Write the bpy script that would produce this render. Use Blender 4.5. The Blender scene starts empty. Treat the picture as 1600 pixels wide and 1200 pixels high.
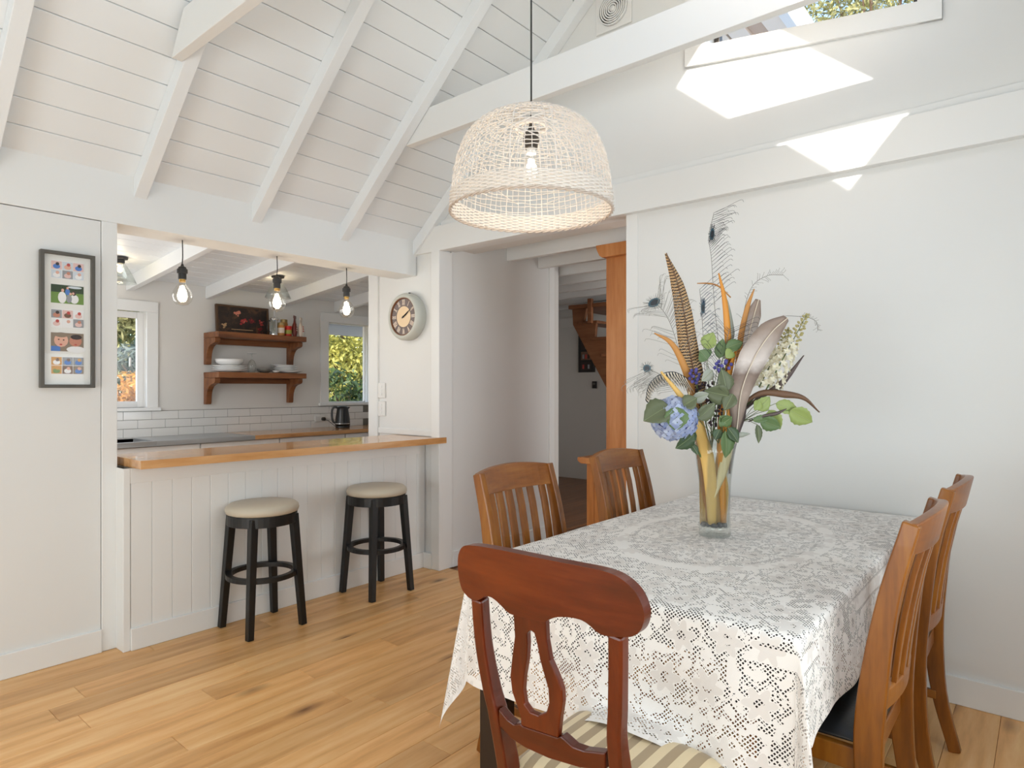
import bpy, bmesh, math, random
from mathutils import Vector, Matrix
random.seed(7)
scene = bpy.context.scene
col = scene.collection
PI = math.pi

# ---------------------------------------------------------------- camera
H = 1.32                                    # eye height
YAW = math.radians(39.96)
cam_d = bpy.data.cameras.new('camera')
cam_d.sensor_width = 36.0
cam_d.lens = 1003.0 / 1600.0 * 36.0
cam_d.shift_y = 5.7 / 1600.0
cam_d.clip_start = 0.05
cam = bpy.data.objects.new('camera', cam_d)
cam.location = (0, 0, H)
cam.rotation_euler = (math.radians(90), 0, YAW - math.radians(90))
col.objects.link(cam)
scene.camera = cam

# ---------------------------------------------------------------- view / exposure
scene.view_settings.view_transform = 'Standard'
scene.view_settings.look = 'None'
scene.view_settings.gamma = 1.0
scene.view_settings.use_curve_mapping = False
scene.view_settings.exposure = -0.05
scene.cycles.use_denoising = True
scene.cycles.max_bounces = 8
scene.cycles.diffuse_bounces = 5
scene.cycles.transparent_max_bounces = 14
scene.cycles.caustics_reflective = False
scene.cycles.caustics_refractive = False
scene.cycles.sample_clamp_indirect = 8.0

# ---------------------------------------------------------------- sky, sun, added fill lamps
SUN_DIR = Vector((1.0, 0.402, -0.48)).normalized()
world = bpy.data.worlds.new('world'); scene.world = world
world.use_nodes = True
wn = world.node_tree.nodes; wl = world.node_tree.links
bg = wn.get('Background') or wn.new('ShaderNodeBackground')
wo = wn.get('World Output') or wn.new('ShaderNodeOutputWorld')
sky = wn.new('ShaderNodeTexSky'); sky.sky_type = 'NISHITA'
sky.sun_disc = False
sky.sun_elevation = math.radians(26)
sky.sun_rotation = math.atan2(-SUN_DIR.x, -SUN_DIR.y)
wl.new(sky.outputs[0], bg.inputs[0]); wl.new(bg.outputs[0], wo.inputs[0])
bg.inputs[1].default_value = 0.65

def light(name, kind, loc, direction=None, energy=10, color=(1, 1, 1), size=None, size_y=None, radius=None):
    d = bpy.data.lights.new(name, kind); d.energy = energy; d.color = color
    if kind == 'AREA':
        d.shape = 'RECTANGLE'; d.size = size; d.size_y = size_y
    if radius is not None: d.shadow_soft_size = radius
    o = bpy.data.objects.new(name, d); o.location = loc
    if direction is not None:
        o.rotation_euler = Vector(direction).to_track_quat('-Z', 'Y').to_euler()
    col.objects.link(o)
    return o
sun = light('sun', 'SUN', (-6, -3, 6), SUN_DIR, energy=6.0, color=(1, 0.95, 0.87)); sun.data.angle = math.radians(0.6)
# area lamps added out of view to fill the room, kitchen and hall
light('rear_fill', 'AREA', (-2.32, 1.45, 1.15), (1, 0, 0.22), energy=104, color=(0.835, 0.945, 1.0), size=3.6, size_y=1.9)  # added lamp that brightens the room from behind the camera
light('side_fill', 'AREA', (0.6, -0.64, 1.45), (0, 1, 0.2), energy=58, color=(0.835, 0.945, 1.0), size=3.4, size_y=1.3)  # added lamp that brightens the room from the side
light('kitchen_fill', 'AREA', (0.98, 4.95, 1.5), (1, 0, -0.05), energy=20, color=(0.96, 0.98, 1.0), size=1.4, size_y=1.1)  # added lamp that brightens the kitchen from its hidden end
light('far_room_fill', 'AREA', (4.9, -0.98, 1.4), (-.05, 1, 0), energy=105, color=(0.92, 0.97, 1.0), size=2.9, size_y=1.4)  # added lamp that lifts the hall wall and the far room

# ---------------------------------------------------------------- helpers
class B:
    """collects geometry for ONE mesh object"""
    def __init__(s): s.v = []; s.f = []; s.uv = None
    def add(s, vs, fs):
        n = len(s.v); s.v += [tuple(v) for v in vs]; s.f += [tuple(i + n for i in f) for f in fs]; return s
    def box(s, x0, x1, y0, y1, z0, z1):
        return s.add([(x0,y0,z0),(x1,y0,z0),(x1,y1,z0),(x0,y1,z0),(x0,y0,z1),(x1,y0,z1),(x1,y1,z1),(x0,y1,z1)],
                     [(0,3,2,1),(4,5,6,7),(0,1,5,4),(1,2,6,5),(2,3,7,6),(3,0,4,7)])
    def prism(s, poly, axis, a, b):
        """poly: 2D points; axis 'x': (y,z) extruded over x; 'y': (x,z); 'z': (x,y)"""
        def P(p, t): return (t, p[0], p[1]) if axis == 'x' else (p[0], t, p[1]) if axis == 'y' else (p[0], p[1], t)
        n = len(poly)
        vs = [P(p, a) for p in poly] + [P(p, b) for p in poly]
        fs = [tuple(range(n)), tuple(range(2*n-1, n-1, -1))] + [(i, i+n, (i+1) % n + n, (i+1) % n) for i in range(n)]
        return s.add(vs, fs)
    def frame_prism(s, outer, inner, axis, a, b):
        """outer/inner loops with the same number of points, a ring with thickness"""
        def P(p, t): return (t, p[0], p[1]) if axis == 'x' else (p[0], t, p[1]) if axis == 'y' else (p[0], p[1], t)
        n = len(outer); vs = [P(p, a) for p in outer] + [P(p, b) for p in outer] + [P(p, a) for p in inner] + [P(p, b) for p in inner]
        fs = []
        for i in range(n):
            j = (i + 1) % n
            fs += [(i, j, n+j, n+i), (2*n+i, 3*n+i, 3*n+j, 2*n+j), (i, 2*n+i, 2*n+j, j), (n+i, n+j, 3*n+j, 3*n+i)]
        return s.add(vs, fs)
    def lathe(s, prof, n=24, c=(0, 0, 0), cap=True):
        vs = []; fs = []; m = len(prof)
        for k in range(n):
            a = 2*PI*k/n
            for r, z in prof: vs.append((c[0]+r*math.cos(a), c[1]+r*math.sin(a), c[2]+z))
        for k in range(n):
            q = (k+1) % n
            for i in range(m-1): fs.append((k*m+i, q*m+i, q*m+i+1, k*m+i+1))
        if cap:
            if prof[0][0] > 1e-4: fs.append(tuple(k*m for k in range(n))[::-1])
            if prof[-1][0] > 1e-4: fs.append(tuple(k*m+m-1 for k in range(n)))
        return s.add(vs, fs)
    def tube(s, pts, rad, n=6, cap=True, up=None):
        """round tube along pts; rad a number or a list"""
        pts = [Vector(p) for p in pts]; m = len(pts)
        if not isinstance(rad, (list, tuple)): rad = [rad]*m
        vs = []; fs = []
        t0 = (pts[1]-pts[0]).normalized()
        u = Vector(up) if up else (Vector((0,0,1)) if abs(t0.z) < .9 else Vector((1,0,0)))
        for i, p in enumerate(pts):
            t = (pts[min(i+1,m-1)]-pts[max(i-1,0)]).normalized()
            u = (u - t*u.dot(t)); u = u.normalized() if u.length > 1e-6 else t.orthogonal().normalized()
            w = t.cross(u)
            for k in range(n):
                a = 2*PI*k/n; vs.append(p + (u*math.cos(a)+w*math.sin(a))*rad[i])
        for i in range(m-1):
            for k in range(n):
                q = (k+1) % n; fs.append((i*n+k, i*n+q, (i+1)*n+q, (i+1)*n+k))
        if cap: fs += [tuple(range(n))[::-1], tuple((m-1)*n+k for k in range(n))]
        return s.add(vs, fs)
    def bar(s, pts, a, b, side=(1, 0, 0)):
        """rectangular bar along pts; a = size along side, b = size across (numbers or lists)"""
        pts = [Vector(p) for p in pts]; m = len(pts)
        if not isinstance(a, (list, tuple)): a = [a]*m
        if not isinstance(b, (list, tuple)): b = [b]*m
        vs = []; fs = []; sd = Vector(side)
        for i, p in enumerate(pts):
            t = (pts[min(i+1,m-1)]-pts[max(i-1,0)]).normalized()
            u = (sd - t*sd.dot(t)).normalized(); w = t.cross(u)
            for (p1, p2) in ((-1,-1),(1,-1),(1,1),(-1,1)): vs.append(p + u*p1*a[i]/2 + w*p2*b[i]/2)
        for i in range(m-1):
            for k in range(4):
                q = (k+1) % 4; fs.append((i*4+k, i*4+q, (i+1)*4+q, (i+1)*4+k))
        fs += [(3,2,1,0), tuple((m-1)*4+k for k in range(4))]
        return s.add(vs, fs)
    def sphere(s, c, r, nu=16, nv=10, sc=(1,1,1)):
        prof = [(max(r*math.sin(PI*i/nv), 0), -r*math.cos(PI*i/nv)) for i in range(nv+1)]
        vs = []; fs = []; m = nv+1
        for k in range(nu):
            a = 2*PI*k/nu
            for q, z in prof: vs.append((c[0]+q*math.cos(a)*sc[0], c[1]+q*math.sin(a)*sc[1], c[2]+z*sc[2]))
        for k in range(nu):
            q = (k+1) % nu
            for i in range(nv): fs.append((k*m+i, q*m+i, q*m+i+1, k*m+i+1))
        return s.add(vs, fs)
    def sheet(s, rows):
        """grid surface through rows of points"""
        m = len(rows[0]); vs = [p for r in rows for p in r]
        fs = [(i*m+j, i*m+j+1, (i+1)*m+j+1, (i+1)*m+j) for i in range(len(rows)-1) for j in range(m-1)]
        return s.add(vs, fs)
    def mesh(s, name):
        me = bpy.data.meshes.new(name); me.from_pydata(s.v, [], s.f)
        bm = bmesh.new(); bm.from_mesh(me); bmesh.ops.remove_doubles(bm, verts=bm.verts, dist=1e-5)
        bmesh.ops.recalc_face_normals(bm, faces=bm.faces); bm.to_mesh(me); bm.free()
        return me
    def obj(s, name, mat, parent=None, bevel=0, smooth=False, seg=2, solid=0, sub=0):
        me = s.mesh(name); return link(name, me, mat, parent, bevel, smooth, seg, solid, sub)

def link(name, me, mat, parent=None, bevel=0, smooth=False, seg=2, solid=0, sub=0):
    if mat is not None and not me.materials: me.materials.append(M[mat] if isinstance(mat, str) else mat)
    o = bpy.data.objects.new(name, me); col.objects.link(o)
    if parent is not None: o.parent = parent
    if smooth:
        for p in me.polygons: p.use_smooth = True
    if solid:
        md = o.modifiers.new('solid', 'SOLIDIFY'); md.thickness = solid; md.offset = 0
    if bevel:
        md = o.modifiers.new('bevel', 'BEVEL'); md.width = bevel; md.segments = seg; md.limit_method = 'ANGLE'; md.angle_limit = math.radians(40)
    if sub:
        md = o.modifiers.new('sub', 'SUBSURF'); md.levels = sub; md.render_levels = sub
    return o
def tag(o, label, cat=None, group=None, kind=None):
    if label: o['label'] = label
    if cat: o['category'] = cat
    if group: o['group'] = group
    if kind: o['kind'] = kind
    return o
def struct(o, label, cat): return tag(o, label, cat, kind='structure')
def thing(name, label, cat, loc=(0, 0, 0), rz=0, group=None):
    o = bpy.data.objects.new(name, None); col.objects.link(o); o.empty_display_size = .1
    o.location = loc; o.rotation_euler = (0, 0, rz)
    return tag(o, label, cat, group)
def copy_tree(o, parent=None):
    c = o.copy(); col.objects.link(c); c.parent = parent
    for ch in [k for k in bpy.data.objects if k.parent == o]: copy_tree(ch, c)
    return c
def curve_pts(pts, n=12):
    """Catmull-Rom through points of any dimension"""
    P = [Vector(p) for p in pts]; P = [P[0]*2-P[1]] + P + [P[-1]*2-P[-2]]
    out = []
    for i in range(1, len(P)-2):
        for k in range(n):
            t = k/n; a, b, c, d = P[i-1], P[i], P[i+1], P[i+2]
            out.append(0.5*((2*b)+(c-a)*t+(2*a-5*b+4*c-d)*t*t+(3*b-a-3*c+d)*t*t*t))
    out.append(P[-2]); return out
FWD = Vector((math.cos(YAW), math.sin(YAW), 0)); RGT = Vector((math.sin(YAW), -math.cos(YAW), 0)); UP = Vector((0, 0, 1))
# ---------------------------------------------------------------- materials
M = {}
class NT:
    def __init__(s, name):
        s.m = bpy.data.materials.new(name); s.m.use_nodes = True; s.t = s.m.node_tree; s.n = s.t.nodes; s.l = s.t.links
        s.n.clear(); s.out = s.n.new('ShaderNodeOutputMaterial'); s.b = s.n.new('ShaderNodeBsdfPrincipled'); s.l.new(s.b.outputs[0], s.out.inputs[0])
        M[name] = s.m
    def node(s, t, **k):
        n = s.n.new(t)
        for a, b in k.items(): setattr(n, a, b)
        return n
    def put(s, sock, v):
        if hasattr(v, 'is_linked') or hasattr(v, 'links'): s.l.new(v, sock)
        else: sock.default_value = v
    def math(s, op, a, b=0.0, c=0.0):
        n = s.node('ShaderNodeMath', operation=op); s.put(n.inputs[0], a); s.put(n.inputs[1], b)
        if op in ('MULTIPLY_ADD', 'SMOOTH_MIN', 'SMOOTH_MAX', 'COMPARE'): s.put(n.inputs[2], c)
        return n.outputs[0]
    def mix(s, f, a, b):
        n = s.node('ShaderNodeMix', data_type='RGBA'); s.put(n.inputs[0], f); s.put(n.inputs[6], a); s.put(n.inputs[7], b); return n.outputs[2]
    def ramp(s, f, stops, interp='LINEAR'):
        n = s.node('ShaderNodeValToRGB'); s.put(n.inputs[0], f); e = n.color_ramp.elements; n.color_ramp.interpolation = interp
        while len(e) < len(stops): e.new(0.5)
        for k, (p, c) in enumerate(stops): e[k].position = p; e[k].color = c if len(c) == 4 else (*c, 1)
        return n.outputs[0]
    def coord(s, which='Object', scale=(1, 1, 1), jitter=False, loc=(0, 0, 0)):
        tc = s.node('ShaderNodeTexCoord'); v = tc.outputs[which]
        if jitter:
            oi = s.node('ShaderNodeObjectInfo'); k = s.node('ShaderNodeVectorMath', operation='SCALE'); k.inputs[0].default_value = (37, 19, 53)
            s.l.new(oi.outputs['Random'], k.inputs[3]); a = s.node('ShaderNodeVectorMath', operation='ADD'); s.l.new(v, a.inputs[0]); s.l.new(k.outputs[0], a.inputs[1]); v = a.outputs[0]
        mp = s.node('ShaderNodeMapping'); mp.inputs['Scale'].default_value = scale; mp.inputs['Location'].default_value = loc; s.l.new(v, mp.inputs[0]); return mp.outputs[0]
    def noise(s, vec, scale, detail=4, rough=.55, dist=0):
        n = s.node('ShaderNodeTexNoise'); s.l.new(vec, n.inputs['Vector']); n.inputs['Scale'].default_value = scale; n.inputs['Detail'].default_value = detail; n.inputs['Roughness'].default_value = rough; n.inputs['Distortion'].default_value = dist
        return n.outputs[0]
    def bump(s, h, strength=.2, dist=.002):
        n = s.node('ShaderNodeBump'); n.inputs['Strength'].default_value = strength; n.inputs['Distance'].default_value = dist; s.l.new(h, n.inputs['Height']); s.l.new(n.outputs[0], s.b.inputs['Normal'])
    def set(s, **k):
        for a, v in k.items():
            s.put(s.b.inputs[{'col': 'Base Color', 'rough': 'Roughness', 'metal': 'Metallic', 'spec': 'Specular IOR Level', 'alpha': 'Alpha', 'coat': 'Coat Weight', 'trans': 'Transmission Weight', 'ior': 'IOR', 'sheen': 'Sheen Weight', 'em': 'Emission Color', 'ems': 'Emission Strength', 'sss': 'Subsurface Weight'}[a]], v)
        return s
def srgb(r, g, b):
    f = lambda c: (c/255/12.92) if c/255 <= .04045 else ((c/255+.055)/1.055)**2.4
    return (f(r), f(g), f(b), 1)
def plain(name, c, rough=.5, bump=None, **k):
    t = NT(name); t.set(col=c, rough=rough, **k)
    if bump: t.bump(t.noise(t.coord(), bump[0]), bump[1])
    return t
def paint(name, c, rough=.5, var=.015):
    t = NT(name); co = t.coord(); n = t.noise(co, 1.7, 3)
    d = tuple(max(0, x-var) for x in c[:3])+(1,); t.set(col=t.mix(n, c, d), rough=rough); t.bump(t.noise(co, 60, 3), .06, .001)
paint('wall_paint', (.765, .765, .75, 1), .55)
paint('trim_paint', (.80, .80, .785, 1), .38, .01)
paint('ceiling_paint', (.83, .85, .86, 1), .5, .02)
paint('hall_paint', (.72, .70, .665, 1), .55)
def wood(name, dark, mid, light_, axis='x', scale=1.0, rough=.35, ring=9.0, jitter=True, tone=.25, coat=0.0, knots=False):
    """grain runs along axis of the object's own space"""
    t = NT(name)
    st = {'x': (.12, 1, 1), 'y': (1, .12, 1), 'z': (1, 1, .12)}[axis]
    co = t.coord('Object', tuple(a*scale for a in st), jitter)
    n1 = t.noise(co, 7, 5, .6, .6); n2 = t.noise(co, 45, 4, .6); 
    w = t.node('ShaderNodeTexWave', wave_type='BANDS', bands_direction={'x': 'Y', 'y': 'X', 'z': 'X'}[axis]); t.l.new(co, w.inputs[0]); w.inputs['Scale'].default_value = ring*.35; w.inputs['Distortion'].default_value = 9; w.inputs['Detail'].default_value = 3; w.inputs['Detail Scale'].default_value = 1.2
    f = t.math('ADD', t.math('MULTIPLY', n1, .6), t.math('ADD', t.math('MULTIPLY', n2, .36), t.math('MULTIPLY', w.outputs[1], .12)))
    c = t.ramp(f, [(.30, dark), (.52, mid), (.78, light_)])
    oi = t.node('ShaderNodeObjectInfo'); hs = t.node('ShaderNodeHueSaturation')
    t.l.new(t.math('ADD', t.math('MULTIPLY', oi.outputs['Random'], tone), 1-tone/2), hs.inputs['Value']); t.l.new(c, hs.inputs['Color']); c = hs.outputs[0]
    if knots:
        v = t.node('ShaderNodeTexVoronoi'); k2 = t.coord('Object', (1.0, 2.4, 1), jitter); t.l.new(k2, v.inputs['Vector']); v.inputs['Scale'].default_value = 1.7
        kn = t.math('ADD', v.outputs['Distance'], t.math('MULTIPLY', t.math('SUBTRACT', t.noise(co, 30, 3), .5), .10))
        c = t.mix(t.ramp(kn, [(.03, (.9, .9, .9)), (.075, (.45, .45, .45)), (.17, (0, 0, 0))]), c, srgb(104, 64, 34))
    t.set(col=c, rough=t.math('ADD', t.math('MULTIPLY', n2, .15), rough-.07), coat=coat); t.bump(n2, .06, .001)
wood('oak_floor', srgb(194, 136, 78), srgb(229, 174, 111), srgb(244, 203, 146), 'x', 1.0, .36, 10, tone=.3, knots=True)
wood('hall_floor', srgb(92, 58, 34), srgb(128, 84, 52), srgb(150, 104, 68), 'x', 1.0, .36, 10, tone=.2)
wood('oak_bench', srgb(164, 110, 62), srgb(205, 152, 97), srgb(226, 181, 130), 'x', 1.2, .22, 8, tone=.2, coat=.4)
wood('rimu', srgb(84, 43, 5), srgb(130, 74, 13), srgb(164, 106, 30), 'z', 1.3, .34, 7, tone=.2, coat=.12)
wood('rimu_x', srgb(84, 42, 10), srgb(130, 74, 24), srgb(164, 106, 48), 'x', 1.3, .34, 7, tone=.2, coat=.12)
wood('mahogany', srgb(56, 15, 1), srgb(92, 29, 2), srgb(124, 51, 7), 'z', 1.1, .3, 6, tone=.12, coat=.12)
wood('mahogany_y', srgb(56, 15, 1), srgb(92, 29, 2), srgb(124, 51, 7), 'y', 1.1, .3, 6, tone=.12, coat=.12)
wood('cabinet_wood', srgb(142, 82, 34), srgb(182, 115, 58), srgb(205, 142, 84), 'z', .9, .35, 6, tone=.1)
wood('shelf_wood', srgb(78, 44, 22), srgb(126, 77, 43), srgb(152, 100, 60), 'x', 1.4, .42, 7, tone=.15)
wood('stair_wood', srgb(92, 54, 30), srgb(132, 84, 52), srgb(158, 106, 70), 'y', 1.0, .4, 6, tone=.15)
plain('black_wood', (.006, .006, .006, 1), .42, (50, .1))
plain('espresso', srgb(40, 29, 24), .35, (60, .1))
plain('black_leather', (.012, .012, .013, 1), .34, (140, .25))
plain('cream_leather', srgb(196, 186, 168), .42, (120, .2))
plain('black_plastic', (.012, .012, .012, 1), .28)
plain('dark_metal', (.02, .019, .018, 1), .45)
plain('bronze_frame', srgb(62, 56, 50), .4)
plain('brass', srgb(200, 160, 90), .3, metal=1.0)
plain('steel', srgb(172, 174, 174), .3, metal=.55)
plain('chrome', (.8, .8, .8, 1), .12, metal=1.0)
plain('porcelain', (.8, .8, .79, 1), .15)
plain('grey_ceramic', srgb(96, 94, 90), .3)
plain('white_plastic', (.78, .77, .75, 1), .3)
plain('tile', (.76, .75, .725, 1), .14, (4, .05))
plain('grout', srgb(120, 116, 108), .8)
plain('groove', srgb(176, 172, 166), .8)
plain('mat_board', srgb(232, 232, 228), .7)
plain('grey_frame', srgb(84, 80, 73), .45)
plain('dark_frame', srgb(30, 26, 24), .4)
plain('gilt_frame', srgb(82, 56, 34), .45)
plain('clock_case', srgb(196, 198, 190), .45)
plain('clock_ring', srgb(118, 106, 104), .6)
plain('clock_face', srgb(233, 208, 172), .6)
plain('clock_rim', srgb(122, 78, 48), .4)
plain('numeral', srgb(240, 225, 208), .6)
plain('red_print', srgb(190, 32, 24), .5); plain('spice_amber', srgb(186, 128, 66), .4); plain('spice_green', srgb(150, 150, 60), .5)
plain('bag_brown', srgb(108, 34, 20), .35); plain('bag_white', srgb(222, 206, 190), .4); plain('lid_gold', srgb(170, 148, 100), .35, metal=.6)
plain('wicker', (.87, .80, .73, 1), .65); plain('wicker_rim', srgb(206, 190, 176), .65)
plain('cord', (.03, .03, .03, 1), .6)
plain('exterior_white', (.8, .79, .78, 1), .5); plain('exterior_beige', srgb(240, 222, 204), .6); plain('exterior_brown', srgb(200, 170, 146), .6); plain('exterior_lilac', srgb(160, 158, 176), .6)
plain('bark', srgb(86, 68, 52), .85, (30, .5)); plain('grass', srgb(176, 168, 146), .9, (8, .4))  # ground colour lightened to bounce daylight up to the outside soffit
plain('opaque_panel', (.8, .8, .79, 1), .8)  # opaque white for the panels added behind the fill lamps
def leaf(name, c1, c2, rough=.5, trans=True, sc=3.0):
    t = NT(name); oi = t.node('ShaderNodeObjectInfo'); g = t.node('ShaderNodeNewGeometry')
    f = t.math('ADD', t.math('MULTIPLY', g.outputs['Random Per Island'], .6), t.math('ADD', t.math('MULTIPLY', oi.outputs['Random'], .3), t.math('MULTIPLY', t.noise(t.coord(), sc, 2), .25)))
    t.set(col=t.mix(f, c1, c2), rough=rough)
    if trans:
        tr = t.node('ShaderNodeBsdfTranslucent'); t.l.new(t.mix(f, c1, c2), tr.inputs[0]); mx = t.node('ShaderNodeMixShader'); mx.inputs[0].default_value = .3
        t.l.new(t.b.outputs[0], mx.inputs[1]); t.l.new(tr.outputs[0], mx.inputs[2]); t.l.new(mx.outputs[0], t.out.inputs[0])
leaf('leaf_yellow', srgb(120, 124, 44), srgb(226, 220, 130)); leaf('leaf_dark', srgb(30, 46, 30), srgb(92, 116, 62)); leaf('leaf_orange', srgb(150, 84, 30), srgb(236, 186, 84)); leaf('leaf_blue', srgb(44, 62, 66), srgb(110, 124, 112)); leaf('leaf_gum', srgb(70, 82, 46), srgb(190, 186, 132))
def glass(name, tint=(1, 1, 1, 1), refl=.08, rough=0.02):
    t = NT(name); tr = t.node('ShaderNodeBsdfTransparent'); tr.inputs[0].default_value = tint; gl = t.node('ShaderNodeBsdfGlossy'); gl.inputs['Roughness'].default_value = rough
    lw = t.node('ShaderNodeLayerWeight'); lw.inputs[0].default_value = .25; mx = t.node('ShaderNodeMixShader')
    t.l.new(t.math('ADD', t.math('MULTIPLY', lw.outputs['Facing'], .5), refl*.5), mx.inputs[0]); t.l.new(tr.outputs[0], mx.inputs[1]); t.l.new(gl.outputs[0], mx.inputs[2]); t.l.new(mx.outputs[0], t.out.inputs[0])
glass('window_glass', refl=.02); 
t = NT('pane_glass'); tr = t.node('ShaderNodeBsdfTransparent'); gl = t.node('ShaderNodeBsdfGlossy'); gl.inputs['Roughness'].default_value = .02; mx = t.node('ShaderNodeMixShader'); mx.inputs[0].default_value = .012
t.l.new(tr.outputs[0], mx.inputs[1]); t.l.new(gl.outputs[0], mx.inputs[2]); t.l.new(mx.outputs[0], t.out.inputs[0])
glass('clear_glass', (.95, .97, .96, 1), .12); glass('bulb_glass', (.97, .96, .93, 1), .12)
def glow(name, c, s):
    t = NT(name); e = t.node('ShaderNodeEmission'); e.inputs[0].default_value = c; e.inputs[1].default_value = s; t.l.new(e.outputs[0], t.out.inputs[0])
glow('filament', (1, .9, .74, 1), 30); glow('filament_soft', (1, .8, .52, 1), 25)
# upholstery with sewn stripes (woven colour of the fabric itself)
t = NT('striped_fabric'); co = t.coord('Object'); sp = t.node('ShaderNodeSeparateXYZ'); t.l.new(co, sp.inputs[0])
w = t.math('FRACT', t.math('MULTIPLY', sp.outputs['Y'], 20.5)); f = t.math('GREATER_THAN', w, .5)
t.set(col=t.mix(f, srgb(222, 202, 164), srgb(166, 144, 112)), rough=.75, sheen=.2); t.bump(t.noise(t.coord('Object', (300, 300, 300)), 1, 2), .2, .001)
# ================================================================ THE SETTING
YK = 3.63; XR = 3.25; XB = 3.205; K = 0.85; Z0 = 2.41; YR = 1.45; YF = 2*YR - YK; XL = -2.45
ZR = Z0 + K*(YK-YR)
def roof(y): return Z0 + K*(YK-y) if y >= YR else Z0 + K*(y-YF)

# ---- floor: a sub-floor with single oak planks laid on it
floor = B().box(XL, 7.86, -1.2, 6.24, -.2, -.014).obj('floor', 'oak_floor')
struct(floor, 'light oak plank floor with dark knots', 'floor')
PW = 0.15
preset = {}      # row -> end joints seen in the photograph
for (x, y) in [(0.885, 3.60), (1.32, 3.47), (0.93, 3.26), (1.50, 2.99), (0.86, 2.93), (2.14, 2.60), (1.66, 2.62), (1.72, 2.22), (2.62, .30)]:
    preset.setdefault(int(y/PW), []).append(x)
for r in range(0, 24):
    y0 = r*PW; y1 = y0+PW if r < 23 else YK
    js = sorted(preset.get(r, []))
    x = random.uniform(-1.9, -.6); cuts = [-.7]
    while x < 3.25:
        if x > -.5 and all(abs(x-q) > .55 for q in js): cuts.append(x)
        x += random.uniform(1.1, 2.1)
    cuts = sorted(cuts+js+[3.3])
    for a, b in zip(cuts[:-1], cuts[1:]):
        g = .0006
        o = B().box(-(b-a)/2+g, (b-a)/2-g, -(y1-y0)/2+g, (y1-y0)/2-g, -.014, 0).obj('plank', 'oak_floor', floor, bevel=.0012, seg=1)
        o.location = ((a+b)/2, (y0+y1)/2, 0)
hallfloor = B().box(3.3, 7.8, -1.2, 6.0, -.014, -.006).obj('floor_hall', 'hall_floor'); struct(hallfloor, 'dark brown plank floor of the far room', 'floor')
for r in range(10, 39):
    y0 = r*PW; x = 3.3
    while x < 7.7:
        l = random.uniform(1.0, 1.9); b = min(x+l, 7.76)
        if y0 < 3.3 or x > 4.6:
            o = B().box(-(b-x)/2+.001, (b-x)/2-.001, -PW/2+.001, PW/2-.001, -.006, 0).obj('plank', 'hall_floor', hallfloor)
            o.location = ((x+b)/2, y0+PW/2, 0)
        x = b

# ---- left wall with the servery opening
wl_ = B()
wl_.box(XL, 1.138, 3.634, 3.85, 0, 2.150)                        # plasterboard panel
wl_.box(XL, 1.138, 3.70, 3.85, 2.148, 2.156)
wall_left = wl_.obj('wall_left', 'wall_paint'); struct(wall_left, 'white panelled wall left of the servery opening', 'wall')
B().box(XL, 3.22, YK, 3.86, 2.154, 2.62).obj('header_beam', 'trim_paint', wall_left, bevel=.003)
B().box(1.141, 1.212, YK, 3.86, 0, 2.154).obj('post', 'trim_paint', wall_left, bevel=.003)
bl = B().box(XL, 1.14, YK-.012, 3.64, 0, .115).obj('baseboard_left', 'trim_paint', bevel=.004); struct(bl, 'white baseboard below the family photo frame', 'baseboard')

# ---- servery body below the bar: vertical tongue and groove boards
sv = B().box(1.212, 3.22, 3.548, 3.80, 0, .915).obj('wall_servery', 'groove'); struct(sv, 'low white wall of grooved boards under the bar top', 'wall')
B().box(1.205, 1.238, 3.532, 3.80, 0, .915).obj('corner_post', 'trim_paint', sv, bevel=.003)
x = 1.24; i = 0
while x < 3.215:
    b = min(x+.1, 3.218)
    o = B().box(-(b-x)/2+.0006, (b-x)/2-.0006, -.006, .012, 0, .76).obj('board', 'trim_paint', sv, bevel=.002, seg=1); o.location = ((x+b)/2, 3.541, .10)
    x = b; i += 1
B().box(1.238, 3.218, 3.533, 3.56, .838, .915).obj('top_rail', 'trim_paint', sv, bevel=.002)
B().box(1.238, 3.218, 3.522, 3.56, 0, .112).obj('kick_board', 'trim_paint', sv, bevel=.004)

# ---- stub wall with the clock (continues the right wall into the kitchen)
cw = B().box(3.225, 3.33, 3.385, 4.19, 0, 2.7).obj('wall_clock', 'wall_paint'); struct(cw, 'white stub wall that carries the round clock', 'wall')
B().box(3.20, 3.335, 3.365, 3.45, 0, 2.31).obj('corner_post', 'trim_paint', cw, bevel=.004)
B().box(3.207, 3.338, 4.075, 4.192, 0, 2.7).obj('end_trim', 'trim_paint', cw, bevel=.004)
B().box(3.212, 3.23, 3.45, 4.075, .962, 1.005).obj('bench_trim', 'trim_paint', cw, bevel=.004)
B().box(3.19, 3.23, 3.44, 3.53, 0, .112).obj('kick_board', 'trim_paint', cw, bevel=.004)

# ---- right gable wall with the raked high window
def gab(poly): return B().prism(poly, 'x', XR, XR+.12)
SILL = lambda y: 3.118 + (y-1.383)*(3.118-2.979)/(1.383-.435)
HEAD = lambda y: 3.66 + (y-1.383)*(3.66-3.30)/(1.383-.435)
g = B(); P = lambda pts: g.prism(pts, 'x', XR, XR+.12)
P([(YF, 0), (.435, 0), (.435, roof(.435)), (YF, roof(YF))])
P([(.435, 0), (1.383, 0), (1.383, SILL(1.383)), (.435, SILL(.435))])
P([(.435, HEAD(.435)), (1.383, HEAD(1.383)), (1.383, roof(1.383)), (.435, roof(.435))])
P([(1.383, 0), (1.86, 0), (1.86, roof(1.86)), (YR, ZR), (1.383, roof(1.383))])
P([(1.86, 2.32), (YK+.2, 2.32), (YK+.2, roof(YK)+.0), (YK, roof(YK)), (1.86, roof(1.86))])
wall_right = g.obj('wall_right', 'wall_paint'); struct(wall_right, 'white gable wall behind the dining table', 'wall')
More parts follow.
